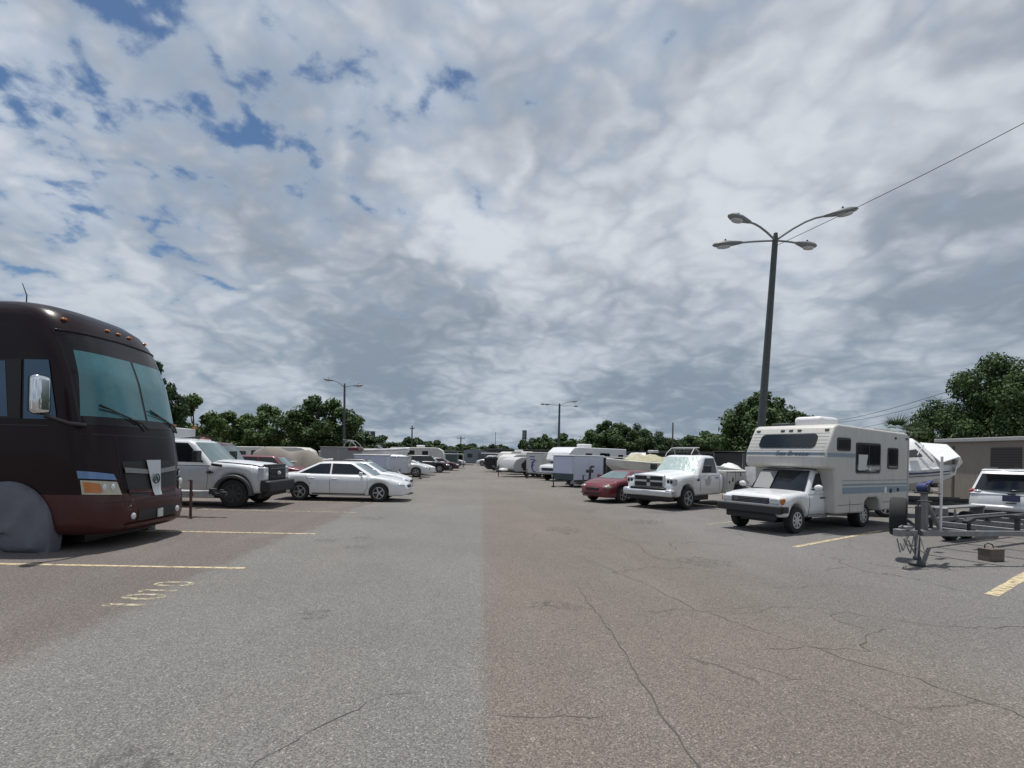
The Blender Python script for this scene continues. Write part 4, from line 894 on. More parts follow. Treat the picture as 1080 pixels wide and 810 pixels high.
def small_trailer(label, loc, rz, L=5.5, w=1.7, wheelx=None, winch=True):
    t = thing('boat_trailer', label, 'trailer', loc, rz); b = MB(); z = .46
    b.beam((.95, 0, z), (-.4, 0, z), .09, .1)
    for sg in (1, -1): b.beam((.5, 0, z), (-1.0, sg * w * .42, z), .07, .1); b.beam((-1.0, sg * w * .42, z), (-L, sg * w * .42, z), .07, .1)
    for x in (-1.2, -2.8, -L + .2): b.beam((x, -w * .42, z + .06), (x, w * .42, z + .06), .07, .07)
    b.build('frame', M['darksteel'], t)
    for sg in (1, -1):
        wheel(t, wheelx or -L * .62, sg * w * .58, .32, .2, 5, 'steelwheel')
        b = MB(); b.box(((wheelx or -L * .62), sg * w * .58, .70), (.85, .24, .04)); b.box(((wheelx or -L * .62) + .46, sg * w * .58, .60), (.04, .24, .2)); b.build('fender', M['purple'], t, .01)
        b = MB(); b.box((-2.6, sg * .42, z + .14), (3.6, .12, .08)); b.build('bunk', M['darksteel'], t)
    if winch:
        b = MB(); b.beam((-.1, 0, z), (-.18, 0, 1.28), .09, .09); b.box((-.12, 0, 1.05), (.3, .26, .16)); b.box((-.3, 0, 1.28), (.16, .12, .1)); b.build('winch_post', M['darksteel'], t, .01)
    b = MB(); b.tube([(.55, .16, .02), (.55, .16, .85)], .035); b.lathe_z([(.1, 0), (.1, .05)], 10, (.55, .16, 0)); b.tube([(.55, .16, .85), (.55, .32, .85)], .014); b.build('jack', M['darksteel'], t)
    b = MB(); ball_coupler(b, 1.1, z); b.build('coupler', M['galv'], t)
    return t
def cargo_trailer(label, loc, rz, L=3, w=1.6, z0=.5, z1=1.9, m='shadewhite', roof='wrap', band=None, nose=.0, cap=None, swirl=False, tongue=True, curved=False):
    t = thing('enclosed_trailer', label, 'trailer', loc, rz); b = MB()
    if curved: pr = [(-L, z0), (-.1, z0), (.0, z0 + .15), (-.06, lerp(z0, z1, .5)), (-.35, lerp(z0, z1, .82)), (-.9, z1 - .03), (-1.4, z1), (-L + .5, z1 - .02), (-L + .1, z1 - .2)]
    else: pr = [(-L, z0), (0, z0), (0, z1 - .06), (-.08, z1), (-L, z1)]
    b.prism(pr, -w / 2, w / 2); bd = b.build('body', M[m], t, .02)
    if not curved:
        b = MB(); b.box((-L / 2, 0, z1 + .03), (L + .10, w + .08, .06)); b.build('roof', M[roof], t, .02)
    if band: b = MB(); b.box((.008, 0, z0 + .18), (.02, w + .01, .36)); b.build('stone_guard', M[band], t)
    if cap: b = MB(); b.box((-.25, 0, z1 - .05), (.75, w + .03, .30)); b.build('nose_cap', M[cap], t, .05)
    for c_, d_ in [((0.004, y, (z0 + z1) / 2), (.012, .02, z1 - z0 - .1)) for y in (-w * .46, w * .46)] + [((x, sg * w / 2, (z0 + z1) / 2), (.02, .012, z1 - z0 - .06)) for x in (-.05, -L * .5, -L + .05) for sg in (1, -1)]:
        b = MB(); b.box(c_, d_); b.build('corner_trim', M['lgrey'], bd)
    if swirl:
        b = MB(); b.tube([(.012, .1 + .34 * math.cos(a), z0 + .55 + .45 * math.sin(a)) for a in [R(60 + 12 * i) for i in range(20)]], [.02 + .006 * min(i, 19 - i) for i in range(20)], 6); b.build('swirl', M['purple'], t)
        b = MB(); [b.box((.006, -.25 + .04 * i, z1 - .3 - .22 * i), (.02, .6 - .1 * i, .07)) for i in range(4)]; b.build('lettering_bar', M['purple'], t)
    if tongue:
        b = MB(); b.beam((0, .4, z0 - .06), (.95, 0, z0 - .06), .07, .08); b.beam((0, -.4, z0 - .06), (.95, 0, z0 - .06), .07, .08); b.tube([(.75, .0, .02), (.75, 0, z0 + .3)], .035); b.lathe_z([(.12, 0), (.12, .06)], 10, (.75, 0, 0)); b.build('tongue', M['darksteel'], t)
    b = MB(); b.box((-L / 2, 0, z0 - .05), (L - .1, w * .8, .12)); b.build('underframe', M['black'], t)
    for sg in (1, -1): wheel(t, -L * .58, sg * (w / 2 - .1), .32, .2, 5, 'steelwheel')
    return t
def coach(label, loc, rz, L=6, w=2.2, z0=.5, z1=2.5, m='oldwhite', dark=None, over=False, ac=True, stripe='bluestripe', name='travel_trailer', cat='travel trailer', cab=False, tongue=True):
    t = thing(name, label, cat, loc, rz); b = MB()
    if over: pr = [(-L, z0), (-1.6, z0), (-1.5, z1 - 1.15), (-.4, z1 - 1.15), (-.05, z1 - .95), (-.25, z1 - .4), (-.75, z1 - .05), (-1.2, z1), (-L, z1 - .04)]
    else: pr = [(-L, z0), (-.3, z0), (0, z0 + .2), (-.02, lerp(z0, z1, .5)), (-.25, lerp(z0, z1, .82)), (-.75, z1 - .03), (-1.2, z1), (-L + .2, z1 - .04), (-L, z1 - .25)]
    b.prism(pr, -w / 2, w / 2); bd = b.build('body', M[m], t, .05, seg=3)
    for sg in (1, -1):
        for x0, x1, u0, u1 in ((-2.6, -1.9, .5, .78), (-4.6, -3.5, .45, .80), (-L + .4, -L + 1.0, .5, .75)):
            if x0 < -L: continue
            b = MB(); flat(b, x0, x1, lerp(z0, z1, u0), lerp(z0, z1, u1), sg * w / 2, .06, .015); b.build('side_window', M['glass'], t)
        b = MB(); b.box((-L / 2 - .3, sg * w / 2, lerp(z0, z1, .3)), (L - .9, .014, .12)); b.build('stripe', M[stripe], bd)
        if dark:
            b = MB(); pts = [(-1.0, z0 + .1), (-.75, lerp(z0, z1, .5)), (-1.3, lerp(z0, z1, .86)), (-2.0, z1 - .12), (-L + .3, z1 - .12), (-L + .15, z0 + .1)]; b.prism(pts, sg * w / 2 - .01, sg * w / 2 + .012); b.build('dark_panel', M[dark], bd)
        wheel(t, -L * .60, sg * (w / 2 - .14), .33, .2, 5, 'steelwheel')
        if not cab: wheel(t, -L * .60 - .75, sg * (w / 2 - .14), .33, .2, 5, 'steelwheel')
    if ac: b = MB(); b.box((-L * .45, 0, z1 + .14), (.95, .7, .26)); b.build('air_conditioner', M['wrap'], t, .07)
    b = MB(); b.box((-L * .55, 0, z0 - .03), (L * .8, w * .7, .2)); b.build('chassis', M['black'], t)
    if cab:
        b = MB(); b.prism([(-1.7, .5), (.75, .5), (.8, .9), (.7, 1.1), (-.15, 1.22), (-.8, z1 - 1.12), (-1.7, z1 - 1.12)], -.92, .92); b.build('cab', M[m], t, .06, seg=3)
        b = MB(); b.slab([(-.12, -.75, 1.27), (-.12, .75, 1.27), (-.66, .7, z1 - 1.2), (-.66, -.7, z1 - 1.2)], .03); b.build('windscreen', M['glass'], t)
        b = MB(); b.box((.79, 0, .82), (.05, 1.2, .2)); b.build('grille', M['plastic'], t); b = MB(); b.box((.82, 0, .56), (.2, 1.9, .16)); b.build('bumper', M['chrome'], t, .03)
        for sg in (1, -1):
            wheel(t, 0, sg * .82, .36, .22, 5, 'steelwheel'); b = MB(); flat(b, -1.3, -.45, 1.22, 1.6, sg * .925, .06, .012); b.build('door_window', M['glass'], t)
    elif tongue:
        b = MB(); b.beam((-.2, .5, z0), (1.0, 0, z0), .08, .1); b.beam((-.2, -.5, z0), (1.0, 0, z0), .08, .1); b.tube([(.8, 0, .02), (.8, 0, z0 + .5)], .035); b.build('tongue', M['darksteel'], t)
        b = MB(); b.ell((.34, 0, z0 + .10), (.42, .40, .17)); b.build('gas_bottle_cover', M['oldwhite'], t)
    return t
R2 = R(217)
# right-hand rows, near to far
boat('speedboat under a faded yellow cover behind the red sedan', (6.55, 27.15, 0), R2, 6.0, 2.2, .66, 1.46, 'oldwhite', cover='camo', peak=.34)
small_trailer('boat trailer with winch post and dark fenders under the yellow covered speedboat', (5.45, 26.35, 0), R2, 6.2, 1.9)
cargo_trailer('small lavender-shaded white enclosed trailer with dark green stone guard and white roof', (4.75, 30.1, 0), R2, 2.6, 1.65, .42, 1.80, 'shadewhite', band='dkgreen')
cargo_trailer('long dark enclosed trailer with sloping white roof behind lavender-shaded trailer', (6.0, 33.0, 0), R2, 3.8, 1.9, .45, 1.74, 'black')
coach('white cabover motorhome with rooftop air conditioner behind the lavender-shaded trailer', (5.35, 37.2, 0), R2, 6.6, 2.2, .5, 2.45, 'white', over=True, cab=True, name='motorhome', cat='motorhome')
cargo_trailer('white box trailer with purple swirl and lettering bars on front', (4.15, 40.6, 0), R2, 5.5, 1.9, .4, 1.98, 'oldwhite', swirl=True)
coach('small rounded travel trailer with grey front and dark side panel', (2.05, 42.2, 0), R(214), 4.6, 1.9, .45, 1.62, 'lgrey', dark='black', ac=False)
coach('taller white travel trailer just behind the dark sided rounded one', (2.0, 47.5, 0), R(214), 6.2, 2.1, .5, 1.86, 'oldwhite', ac=True, tongue=False)
t = thing('pontoon_boat', 'black sided pontoon boat with long white canopy at far end of right row', 'boat', (.75, 53.0, 0), R(214))
b = MB(); b.box((-2.2, 0, 1.0), (4.2, 2.0, .9)); b.build('deck_box', M['black'], t, .05)
b = MB(); b.box((-2.0, 0, 1.90), (4.6, 2.1, .09)); b.build('canopy', M['white'], t, .03)
b = MB(); [b.tube([(x, y, 1.4), (x, y, 1.9)], .03) for x in (-.3, -3.9) for y in (-.9, .9)]; b.build('canopy_post', M['galv'], t)
b = MB(); [b.tube([(-4.2, y, .5), (-.4, y, .5), (.1, y, .62)], [.26, .26, .06], 12) for y in (-.75, .75)]; b.build('pontoon', M['galv'], t)
for sg in (1, -1): wheel(t, -2.4, sg * .35, .3, .2, 5, 'steelwheel')
boat('white wakeboard boat with arched tower behind the utility truck', (12.4, 36.4, 0), R2, 6.2, 2.3, .62, 1.45, 'oldwhite', tower=True)
small_trailer('boat trailer under the wakeboard boat with arched tower', (11.3, 35.6, 0), R2, 6.2, 1.9, winch=True)
cargo_trailer('tall black enclosed trailer left of camper roof behind the utility bed', (14.6, 30.6, 0), R2, 3.4, 1.9, .5, 2.22, 'black', roof='black')
boat('small boat under tight white cover between utility bed and black trailer', (13.25, 29.3, 0), R2, 3.6, 1.6, .55, 1.15, 'oldwhite', cover='wrap', peak=.26)
small_trailer('low dark trailer carrying the small white covered boat', (12.2, 28.5, 0), R2, 4.0, 1.4, winch=False)

def wrapped_boat():
    t = thing('wrapped_boat', 'boat under torn white shrink wrap with dark curved hull stripe beside the camper', 'boat', (16.3, 17.75, 0), R(-10))
    b = MB(); hull(b, 6.4, 2.3, .70, 1.50, n=18); b.build('hull', M['wrap'], t, sharp=30)
    for dz_, r_, m_ in ((-.02, .028, 'wrap'), (-.14, .022, 'navy'), (-.24, .012, 'darktrim')):
        b = MB(); b.tube([(lerp(-5.0, -.25, i / 16), -(1.15 * max(.02, 1 - max(0, ((6.4 + lerp(-5.0, -.25, i / 16)) / 6.4 - .35) / .65) ** 2.4)) + (.10 if dz_ < -.1 else -.005) * (i / 16) ** .5 * .4 - .01, 1.48 + dz_ + .22 * (i / 16) ** 2) for i in range(17)], r_, 6); b.build('hull_stripe', M[m_], t)
    rnd = random.Random(5); b = MB(); rings = []; n = 34
    for i in range(n + 1):
        u = i / n; x = lerp(-6.3, -.55, u); k = max(.12, 1 - max(0, ((6.4 + x) / 6.4 - .35) / .65) ** 2.4); w = 1.15 * k; g = 1.50 + .22 * ((6.4 + x) / 6.4) ** 2
        pk = interp([(-6.3, 1.75), (-5.0, 2.15), (-4.2, 2.30), (-3.4, 2.55), (-2.0, 2.64), (-1.35, 2.62), (-.95, 2.30), (-.55, 1.86)], x); ring = []
        for j in range(19):
            a = lerp(-1, 1, j / 18); fold = .045 * math.sin(u * 46 + 5 * a) * (1 - abs(a)) ** .5 + rnd.uniform(-.022, .022)
            ring.append((x + rnd.uniform(-.02, .02), w * a * 1.04, g - .10 + (pk - g + .10) * (1 - abs(a) ** 2.0) + fold))
        rings.append(ring)
    b.loft(rings, False, False); b.build('shrink_wrap', M['wrap'], t, sharp=28)
    b = MB(); b.slab([(-.8, -.55, 1.80), (-.18, -.42, 2.02), (-.12, .3, 2.45), (-.95, .3, 2.50)], .05); b.slab([(-.18, -.42, 2.02), (.10, -.1, 1.85), (.08, .4, 2.1), (-.12, .3, 2.45)], .04); b.slab([(-.18, -.42, 2.02), (-.25, -.32, 1.55), (-.10, 0, 1.5), (.10, -.1, 1.85)], .03); b.build('torn_flap', M['wrap'], t, .01)
    b = MB(); b.slab([(-2.0, -.96, 1.98), (-1.55, -.90, 2.02), (-1.6, -.62, 2.25), (-1.9, -.70, 2.2)], .03); b.build('wrap_opening', M['black'], t)
    b = MB(); b.tube([(-1.75, -.92, 2.0), (-1.35, -.6, 2.42)], .02); b.tube([(-1.55, -.5, 2.5), (-1.05, -.62, 1.85)], .03); b.build('support_bow', M['lgrey'], t)
    return t
wrapped_boat()
t = small_trailer('boat trailer with black wheels beneath the shrink wrapped boat', (17.45, 17.55, 0), R(-10), 6.6, 1.9, wheelx=-3.9)

# left-hand rows
def covered_boat():
    t = thing('covered_boat', 'boat under a sagging tan tarpaulin below the large dark tree', 'boat', (-11.7, 32.0, 0))
    b = MB(); rnd = random.Random(3); rings = []
    tab = [(-2.6, .9), (-2.3, 1.75), (-1.7, 1.96), (-.9, 1.94), (-.1, 1.70), (.45, 1.74), (.85, 1.88), (1.3, 1.60), (2.0, 1.30), (2.6, .95)]
    for i in range(41):
        x = lerp(-2.6, 2.6, i / 40); pk = interp(tab, x); w = 1.15 * math.sqrt(max(.05, 1 - (x / 2.75) ** 2)); ring = []
        for j in range(15):
            a = lerp(-1, 1, j / 14); ring.append((x, w * a * (1.0 if abs(a) < .8 else 1.02), .55 + (pk - .55) * (1 - abs(a) ** 2.6) + .035 * math.sin(x * 6 + a * 7) + rnd.uniform(-.01, .01)))
        rings.append(ring)
    b.loft(rings, False, False); b.build('tarpaulin', M['tarp'], t, sharp=70)
    b = MB(); hull(b, 5.0, 2.0, .5, 1.05); b.build('hull', M['oldwhite'], t, loc=(2.5, 0, 0))
    for sg in (1, -1): wheel(t, -.6, sg * .7, .3, .2, 5, 'steelwheel')
covered_boat()
cargo_trailer('small white enclosed trailer with pale roof above the white coupe', (-5.95, 33.0, 0), 0, 2.0, 1.6, .45, 1.58, 'shadewhite', roof='wrap')
cargo_trailer('grey enclosed trailer with a red nose cap beneath the lamp post', (-9.05, 38.2, 0), 0, 2.6, 1.8, .5, 2.05, 'grey', roof='grey', cap='red')
boat('long white boat with grey side stripes on trailer beyond the red capped trailer', (-6.3, 45.0, 0), 0, 5.6, 2.2, .9, 1.95, 'white', stripe='grey', wind=True)
small_trailer('boat trailer beneath the long white boat with grey stripes', (-5.2, 45.0, 0), 0, 5.6, 1.9, winch=True)
cargo_trailer('squat silver grey enclosed trailer behind tan pickup nose', (-4.95, 35.6, 0), 0, 1.9, 1.5, .4, 1.46, 'silver', roof='lgrey')
def farcar(name, label, loc, rz, paint, L, H, style):
    t = thing(name, label, 'car', loc, rz); sedan(t, paint, L, 1.78, H, style=style); return t
farcar('sedan', 'dark grey sedan low behind the white coupe', (-6.9, 29.3, 0), 0, 'black', 4.6, 1.4, 'sedan')
farcar('suv', 'silver grey SUV pointing into lane beyond the squat silver trailer', (-6.15, 38.7, 0), 0, 'silver', 4.6, 1.62, 'suv')
farcar('sedan', 'small white car with low nose at lane edge past silver grey SUV', (-6.0, 42.3, 0), 0, 'white', 4.5, 1.2, 'sedan')
farcar('suv', 'black SUV standing past the low nosed white car', (-5.2, 48.5, 0), 0, 'black', 4.5, 1.6, 'suv')
farcar('sedan', 'dark maroon car farthest down the left row', (-4.6, 55.0, 0), 0, 'darkred', 4.5, 1.35, 'sedan')
farcar('suv', 'grey SUV parked side on at the far end of lane', (1.4, 80.0, 0), R(180), 'silver', 4.5, 1.6, 'suv')
coach('cream travel trailer with dark windows seen above the left row', (-4.4, 62.0, 0), 0, 6.5, 2.4, .6, 2.45, 'oldwhite', ac=True)
coach('white travel trailer beyond long white boat left of utility pole', (-8.6, 60.0, 0), 0, 6.0, 2.4, .6, 2.2, 'cream', ac=False)
coach('white travel trailer in second row behind the tan tarpaulin', (-13.2, 41.0, 0), 0, 6.0, 2.2, .5, 2.05, 'oldwhite', ac=False)
boat('white boat with small windscreen behind the red capped grey trailer', (-9.6, 50.5, 0), 0, 6.0, 2.3, .8, 1.75, 'oldwhite', stripe='red', tower=True)
small_trailer('boat trailer below white boat with red stripe and arched tower', (-8.5, 50.5, 0), 0, 6.0, 1.9)
farcar('suv', 'pale tan car beside the open frame utility trailer', (-6.4, 66.0, 0), 0, 'oldwhite', 4.8, 1.7, 'suv')
cargo_trailer('dark green enclosed trailer near the left row far end', (-3.2, 70.5, 0), 0, 4.0, 2.0, .5, 2.1, 'dkgreen', roof='grey')
farcar('sedan', 'white sedan farthest down the left row beyond the dark green trailer', (-4.6, 76.0, 0), 0, 'white', 4.6, 1.4, 'sedan')
farcar('suv', 'dark maroon SUV past the pontoon boat on the right', (3.0, 59.5, 0), R(214), 'darkred', 4.6, 1.65, 'suv')
coach('cream travel trailer with rooftop unit past the pontoon boat', (2.6, 66.0, 0), R(214), 6.0, 2.3, .5, 2.2, 'cream', ac=True)
farcar('sedan', 'black sedan last in the right row before the side on SUV', (3.6, 72.0, 0), R(214), 'black', 4.6, 1.4, 'sedan')
boat('white motor boat in second row above the purple swirl trailer', (10.5, 52.0, 0), R2, 6.2, 2.3, .8, 1.9, 'white', stripe='navy')
small_trailer('boat trailer under the second row white motor boat', (9.5, 51.3, 0), R2, 6.2, 1.9)
coach('grey travel trailer in second row behind white cabover motorhome', (15.5, 52.0, 0), R2, 6.5, 2.3, .5, 2.3, 'lgrey', ac=True)
boat('small boat under white cover in second row left of arched tower', (12.6, 46.5, 0), R2, 5.0, 2.0, .7, 1.5, 'oldwhite', cover='wrap', peak=.5)
small_trailer('low trailer under small white covered second row boat', (11.6, 45.7, 0), R2, 5.0, 1.6)
t = thing('utility_trailer', 'open utility trailer with tall metal frame at end of the left row', 'trailer', (-3.3, 62.5, 0))
b = MB(); [b.tube([(x, y, .5), (x, y, 1.75)], .04, 6) for x in (-1.2, 1.1) for y in (-.8, .8)]; [b.tube([(-1.2, y, 1.75), (1.1, y, 1.75)], .04, 6) for y in (-.8, .8)]; [b.tube([(x, -.8, 1.75), (x, .8, 1.75)], .04, 6) for x in (-1.2, 1.1)]; b.build('cage', M['lgrey'], t)
b = MB(); b.box((0, 0, .5), (2.6, 1.7, .12)); b.beam((1.3, 0, .48), (2.4, 0, .48), .08, .08); b.build('deck', M['darksteel'], t)
for sg in (1, -1): wheel(t, -.2, sg * .95, .3, .2, 5, 'steelwheel')
t = thing('box_van', 'white box van with amber roof lights behind the work truck', 'van', (-15.0, 27.6, 0))
b = MB(); b.prism([(-5, .6), (-.9, .6), (-.9, 2.85), (-5, 2.85)], -1.1, 1.1); b.build('cargo_box', M['white'], t, .04)
b = MB(); b.prism([(-.95, .5), (.9, .5), (.95, 1.05), (.1, 1.2), (-.35, 1.95), (-.95, 2.0)], -.95, .95); b.build('cab', M['white'], t, .06)
b = MB(); b.slab([(.08, -.8, 1.25), (.08, .8, 1.25), (-.30, .75, 1.9), (-.30, -.75, 1.9)], .04); b.build('windscreen', M['glass'], t)
b = MB(); b.box((-.85, -1.0, 2.92), (.16, .16, .12)); b.build('roof_light', M['amber'], t, .02); b = MB(); b.box((-.85, .9, 2.92), (.16, .16, .12)); b.build('roof_light', M['amber'], t, .02)
b = MB(); [b.box((x, -1.102, 2.2), (.5, .01, .5)) for x in (-1.6, -2.4)]; b.build('side_panel', M['lgrey'], t)
for x in (0, -3.6):
    for sg in (1, -1): wheel(t, x, sg * .88, .38, .24, 5, 'steelwheel')

# ------------------------------------------------------------------ buildings
t = thing('storage_building', 'low brown block building with grey roof fascia along right edge', 'building', (20.0, 22.6, 0))
b = MB(); b.box((7, -9, 1.36), (14, 18, 2.72)); b.build('wall', M['wall'], t)
b = MB(); b.box((6.95, -9, 2.80), (14.2, 18.2, .15)); b.build('fascia', M['fascia'], t, .02)
for y in (-2.9, -7.0, -11.5):
    b = MB(); b.box((-.01, y, 2.0), (.06, 1.15, .95)); f = b.build('shutter', M['walldoor'], t)
    b = MB(); [b.box((-.045, y, 1.6 + .1 * i), (.02, 1.1, .03)) for i in range(9)]; b.build('shutter_slat', M['darktrim'], f)
b = MB(); b.box((.05, -.7, 1.3), (.14, .10, 2.5)); b.build('downpipe', M['walldoor'], t)
b = MB(); b.lathe_z([(.16, 0), (.16, .25), (.26, .30), (.26, .36), (.05, .45)], 12, (2.2, -2.6, 2.87)); b.build('roof_vent', M['lgrey'], t)
t = thing('shed', 'long low grey metal storage shed across far right of lot', 'building', (34, 90, 0))
b = MB(); b.box((0, 3, 1.3), (66, 6, 2.6)); b.build('wall', M['metalbldg'], t)
b = MB(); b.box((0, 2.6, 2.72), (66.6, 7.2, .18)); b.build('roof', M['metalbldg'], t)
b = MB(); [b.box((x, -.03, 1.15), (3.2, .06, 2.2)) for x in range(-30, 31, 5)]; b.build('roll_up_door', M['grey'], t)
t = thing('shed', 'blue grey metal shed at far end of the lane', 'building', (-1.0, 98, 0))
b = MB(); b.prism([(-2.4, 0), (2.4, 0), (2.4, 2.35), (0, 2.75), (-2.4, 2.5)], 0, 6); b.build('wall', M['bluebldg'], t)
b = MB(); b.box((.9, -.03, 1.0), (1.2, .06, 2.0)); b.build('door', M['metalbldg'], t); b = MB(); b.box((-1.2, -.03, 1.5), (.9, .06, .7)); b.build('window', M['glass'], t)
t = thing('house', 'house with red brown hip roof behind the brown motorhome', 'house', (-36.2, 49.5, 0))
b = MB(); b.box((0, 0, 1.35), (16, 8.4, 2.7)); b.build('wall', M['cream'], t)
b = MB(); e = [(-8.6, -4.8, 2.7), (8.6, -4.8, 2.7), (8.6, 4.8, 2.7), (-8.6, 4.8, 2.7)]; b.add(e + [(-4.2, 0, 4.9), (4.2, 0, 4.9)], [(0, 1, 5, 4), (1, 2, 5), (2, 3, 4, 5), (3, 0, 4), (3, 2, 1, 0)]); b.build('roof', M['roofred'], t)
for x in (-5, -1, 3, 6.2): b = MB(); b.box((x, -4.21, 1.5), (1.2, .06, 1.1)); b.build('window', M['glass'], t)
t = thing('screen_fence', 'dark screened chain link fence behind utility truck and black trailer', 'fence', (22, 44, 0))
b = MB(); b.box((0, 0, 1.2), (16, .04, 2.1)); b.build('screen', M['screen'], t)
for x in range(-8, 9, 2): b = MB(); b.tube([(x, -.06, 0), (x, -.06, 2.4)], .04, 8); b.build('post', M['darksteel'], t)
b = MB(); b.tube([(-8, -.06, 2.36), (8, -.06, 2.36)], .03, 6); b.build('rail', M['darksteel'], t)

# ------------------------------------------------------------------ lamp posts, poles, cables
def lamp_post(label, loc, H, arms, lean=(0, 0), r0=.17, r1=.10, group='parking lot lamp posts', hs=1.0):
    t = thing('lamp_post', label, 'lamp post', loc, 0, group); top = Vector((lean[0], lean[1], H))
    b = MB(); b.tube([top * k for k in (0, .25, .5, .75, .97)] + [top], [lerp(r0, r1, k) for k in (0, .25, .5, .75, .97)] + [r1 * .7], 12); b.build('pole', M['polepaint'], t)
    b = MB(); b.lathe_z([(r0 * 1.7, 0), (r0 * 1.7, .12), (r0 * 1.1, .2)], 14); b.build('base', M['fascia'], t)
    for ang, ln, rise in arms:
        d = Vector((math.cos(R(ang)), math.sin(R(ang)), 0)); p0 = top - Vector((0, 0, .35)); b = MB()
        pts = [p0 + d * (ln * k) + Vector((0, 0, rise * math.sin(k * math.pi / 2) )) for k in (0, .15, .35, .6, .8, 1)]; b.tube(pts, .034 * hs, 8); a = b.build('arm', M['lamphead'], t)
        e = pts[-1]; dd = (pts[-1] - pts[-2]).normalized(); s = Vector((-d.y, d.x, 0)); u = s.cross(dd) * -1; u = Vector((0, 0, 1)) - dd * dd.z
        b = MB(); rings = []
        for k, w, hh, z in ((-.08, .03, .03, 0), (0, .07, .06, 0), (.2, .12, .09, -.005), (.45, .185, .12, -.01), (.7, .175, .11, -.01), (.86, .10, .07, 0), (.92, .03, .02, 0)):
            c = e + dd * k * hs + u * z; rings.append([c + s * (w * hs * math.cos(q)) + u * (hh * hs * math.sin(q) * (1 if math.sin(q) > 0 else .7)) for q in [2 * math.pi * i / 14 for i in range(14)]])
        b.loft(rings); h = b.build('lamp_head', M['lamphead'], t)
        b = MB(); c = e + dd * .55 * hs - u * .075 * hs; b.loft([[c + dd * (.24 * k_ * hs * math.cos(q)) + s * (.14 * k_ * hs * math.sin(q)) - u * dz_ * hs for q in [2 * math.pi * i / 14 for i in range(14)]] for k_, dz_ in ((1, 0), (.85, .05), (.4, .075))]); b.build('lens', M['lgrey'], h)
        b = MB(); b.lathe_z([(.04, 0), (.04, .09)], 8, tuple(e + dd * .5 * hs + u * .11 * hs)); b.build('photocell', M['darksteel'], h)
    return t
lamp_post('tall leaning four armed lamp post above the small camper', (12.78, 24.0, 0), 12.35, [(-22, 1.95, .85), (20, 1.35, .10), (200, 1.6, .58), (160, 1.45, .08)], (.66, 0), .19, .12, hs=1.35)
lamp_post('two armed lamp post standing in front of the big dark tree', (-13.3, 50.0, 0), 8.35, [(200, 1.05, .55), (-8, .9, .15)], (-.1, 0), .15, .09)
lamp_post('distant four armed lamp post over the right row of trailers', (11.15, 75.0, 0), 9.4, [(-25, 1.7, .55), (12, 2.0, .05), (200, 1.5, .1), (172, 1.9, .22)], (0, 0), .2, .13)
def pole(name, label, cat, loc, H, r, parts='wood', arm=0, group=None):
    t = thing(name, label, cat, loc, 0, group); b = MB(); b.tube([(0, 0, 0), (0, 0, H * .5), (0, 0, H)], [r, r * .85, r * .7], 10); b.build('pole', M[parts], t)
    if arm: b = MB(); b.box((0, 0, H - .5), (arm, .12, .14)); b.build('cross_arm', M[parts], t); [MBi((x, 0, H - .36), t) for x in (-arm * .45, arm * .45)]
    return t
def MBi(c, t): b = MB(); b.lathe_z([(.05, 0), (.07, .06), (.05, .14)], 8, c); b.build('insulator', M['grey'], t)
pole('utility_pole', 'dark wooden utility pole above the left row of trailers', 'utility pole', (-12.2, 90, 0), 6.5, .16, arm=.8, group='wooden utility poles')
pole('utility_pole', 'slim wooden utility pole above trees right of wakeboard tower', 'utility pole', (33.2, 90, 0), 8.0, .16, group='wooden utility poles')
pole('utility_pole', 'short utility pole with cross arm left of lane end', 'utility pole', (-5.3, 130, 0), 6.2, .18, arm=2.0, group='wooden utility poles')
pole('utility_pole', 'utility pole carrying three wires behind the tree by lamp post', 'utility pole', (49.5, 82, 0), 8.0, .16, arm=2.0, group='wooden utility poles')
pole('utility_pole', 'utility pole hidden in crown of the big tree over block building', 'utility pole', (38.2, 40, 0), 8.2, .16, arm=2.0, group='wooden utility poles')
pole('antenna_mast', 'thin antenna mast over far trees right of lane end', 'mast', (5.2, 200, 0), 10.5, .12, 'darksteel')
for k, (dx_, dz_) in enumerate(((-.9, 0), (.9, 0), (0, -.9))):
    b = MB(); a, c = Vector((38.2 + dx_, 40, 7.84 + dz_)), Vector((49.5 + dx_, 82, 7.64 + dz_ * 1.6)); b.tube([a.lerp(c, i / 16) - Vector((0, 0, .9 * math.sin(math.pi * i / 16))) for i in range(17)], .022, 5)
    tag(b.build('power_line', M['black']), ('left', 'right', 'lowest')[k] + ' of three thin wires strung from big right tree to utility pole', 'cable', 'wires over the right row')
b = MB(); a, c = Vector((13.44, 24.0, 11.75)), Vector((21.6, 10.2, 15.0)); b.tube([a.lerp(c, i / 20) - Vector((0, 0, .35 * math.sin(math.pi * i / 20))) for i in range(21)], .013, 5)
tag(b.build('power_line', M['black']), 'single black overhead cable tied to top of the tall leaning lamp post', 'cable')
def pylon(label, loc, H, w, h, open_=False):
    t = thing('pylon_sign', label, 'sign', loc, 0, 'tall pylon signs beyond the lot'); b = MB(); [b.tube([(x, 0, 0), (x, 0, H - h)], .18, 8) for x in ((-w * .3, w * .3) if open_ else (0,))]; b.build('post', M['darksteel'], t)
    b = MB(); b.box((0, 0, H - h / 2), (w, .4, h)); p = b.build('panel', M['polepaint'], t, .03)
    if open_: b = MB(); b.box((-w * .1, -.22, H - h / 2), (w * .55, .06, h * .8)); b.build('face', M['grey'], p)
pylon('dark blank pylon sign rising over far trees on the left', (-27.5, 130, 0), 7.0, 1.15, 3.2)
pylon('tall pylon sign with grey face over far trees beyond right row', (12.3, 150, 0), 9.0, 1.25, 2.6, True)

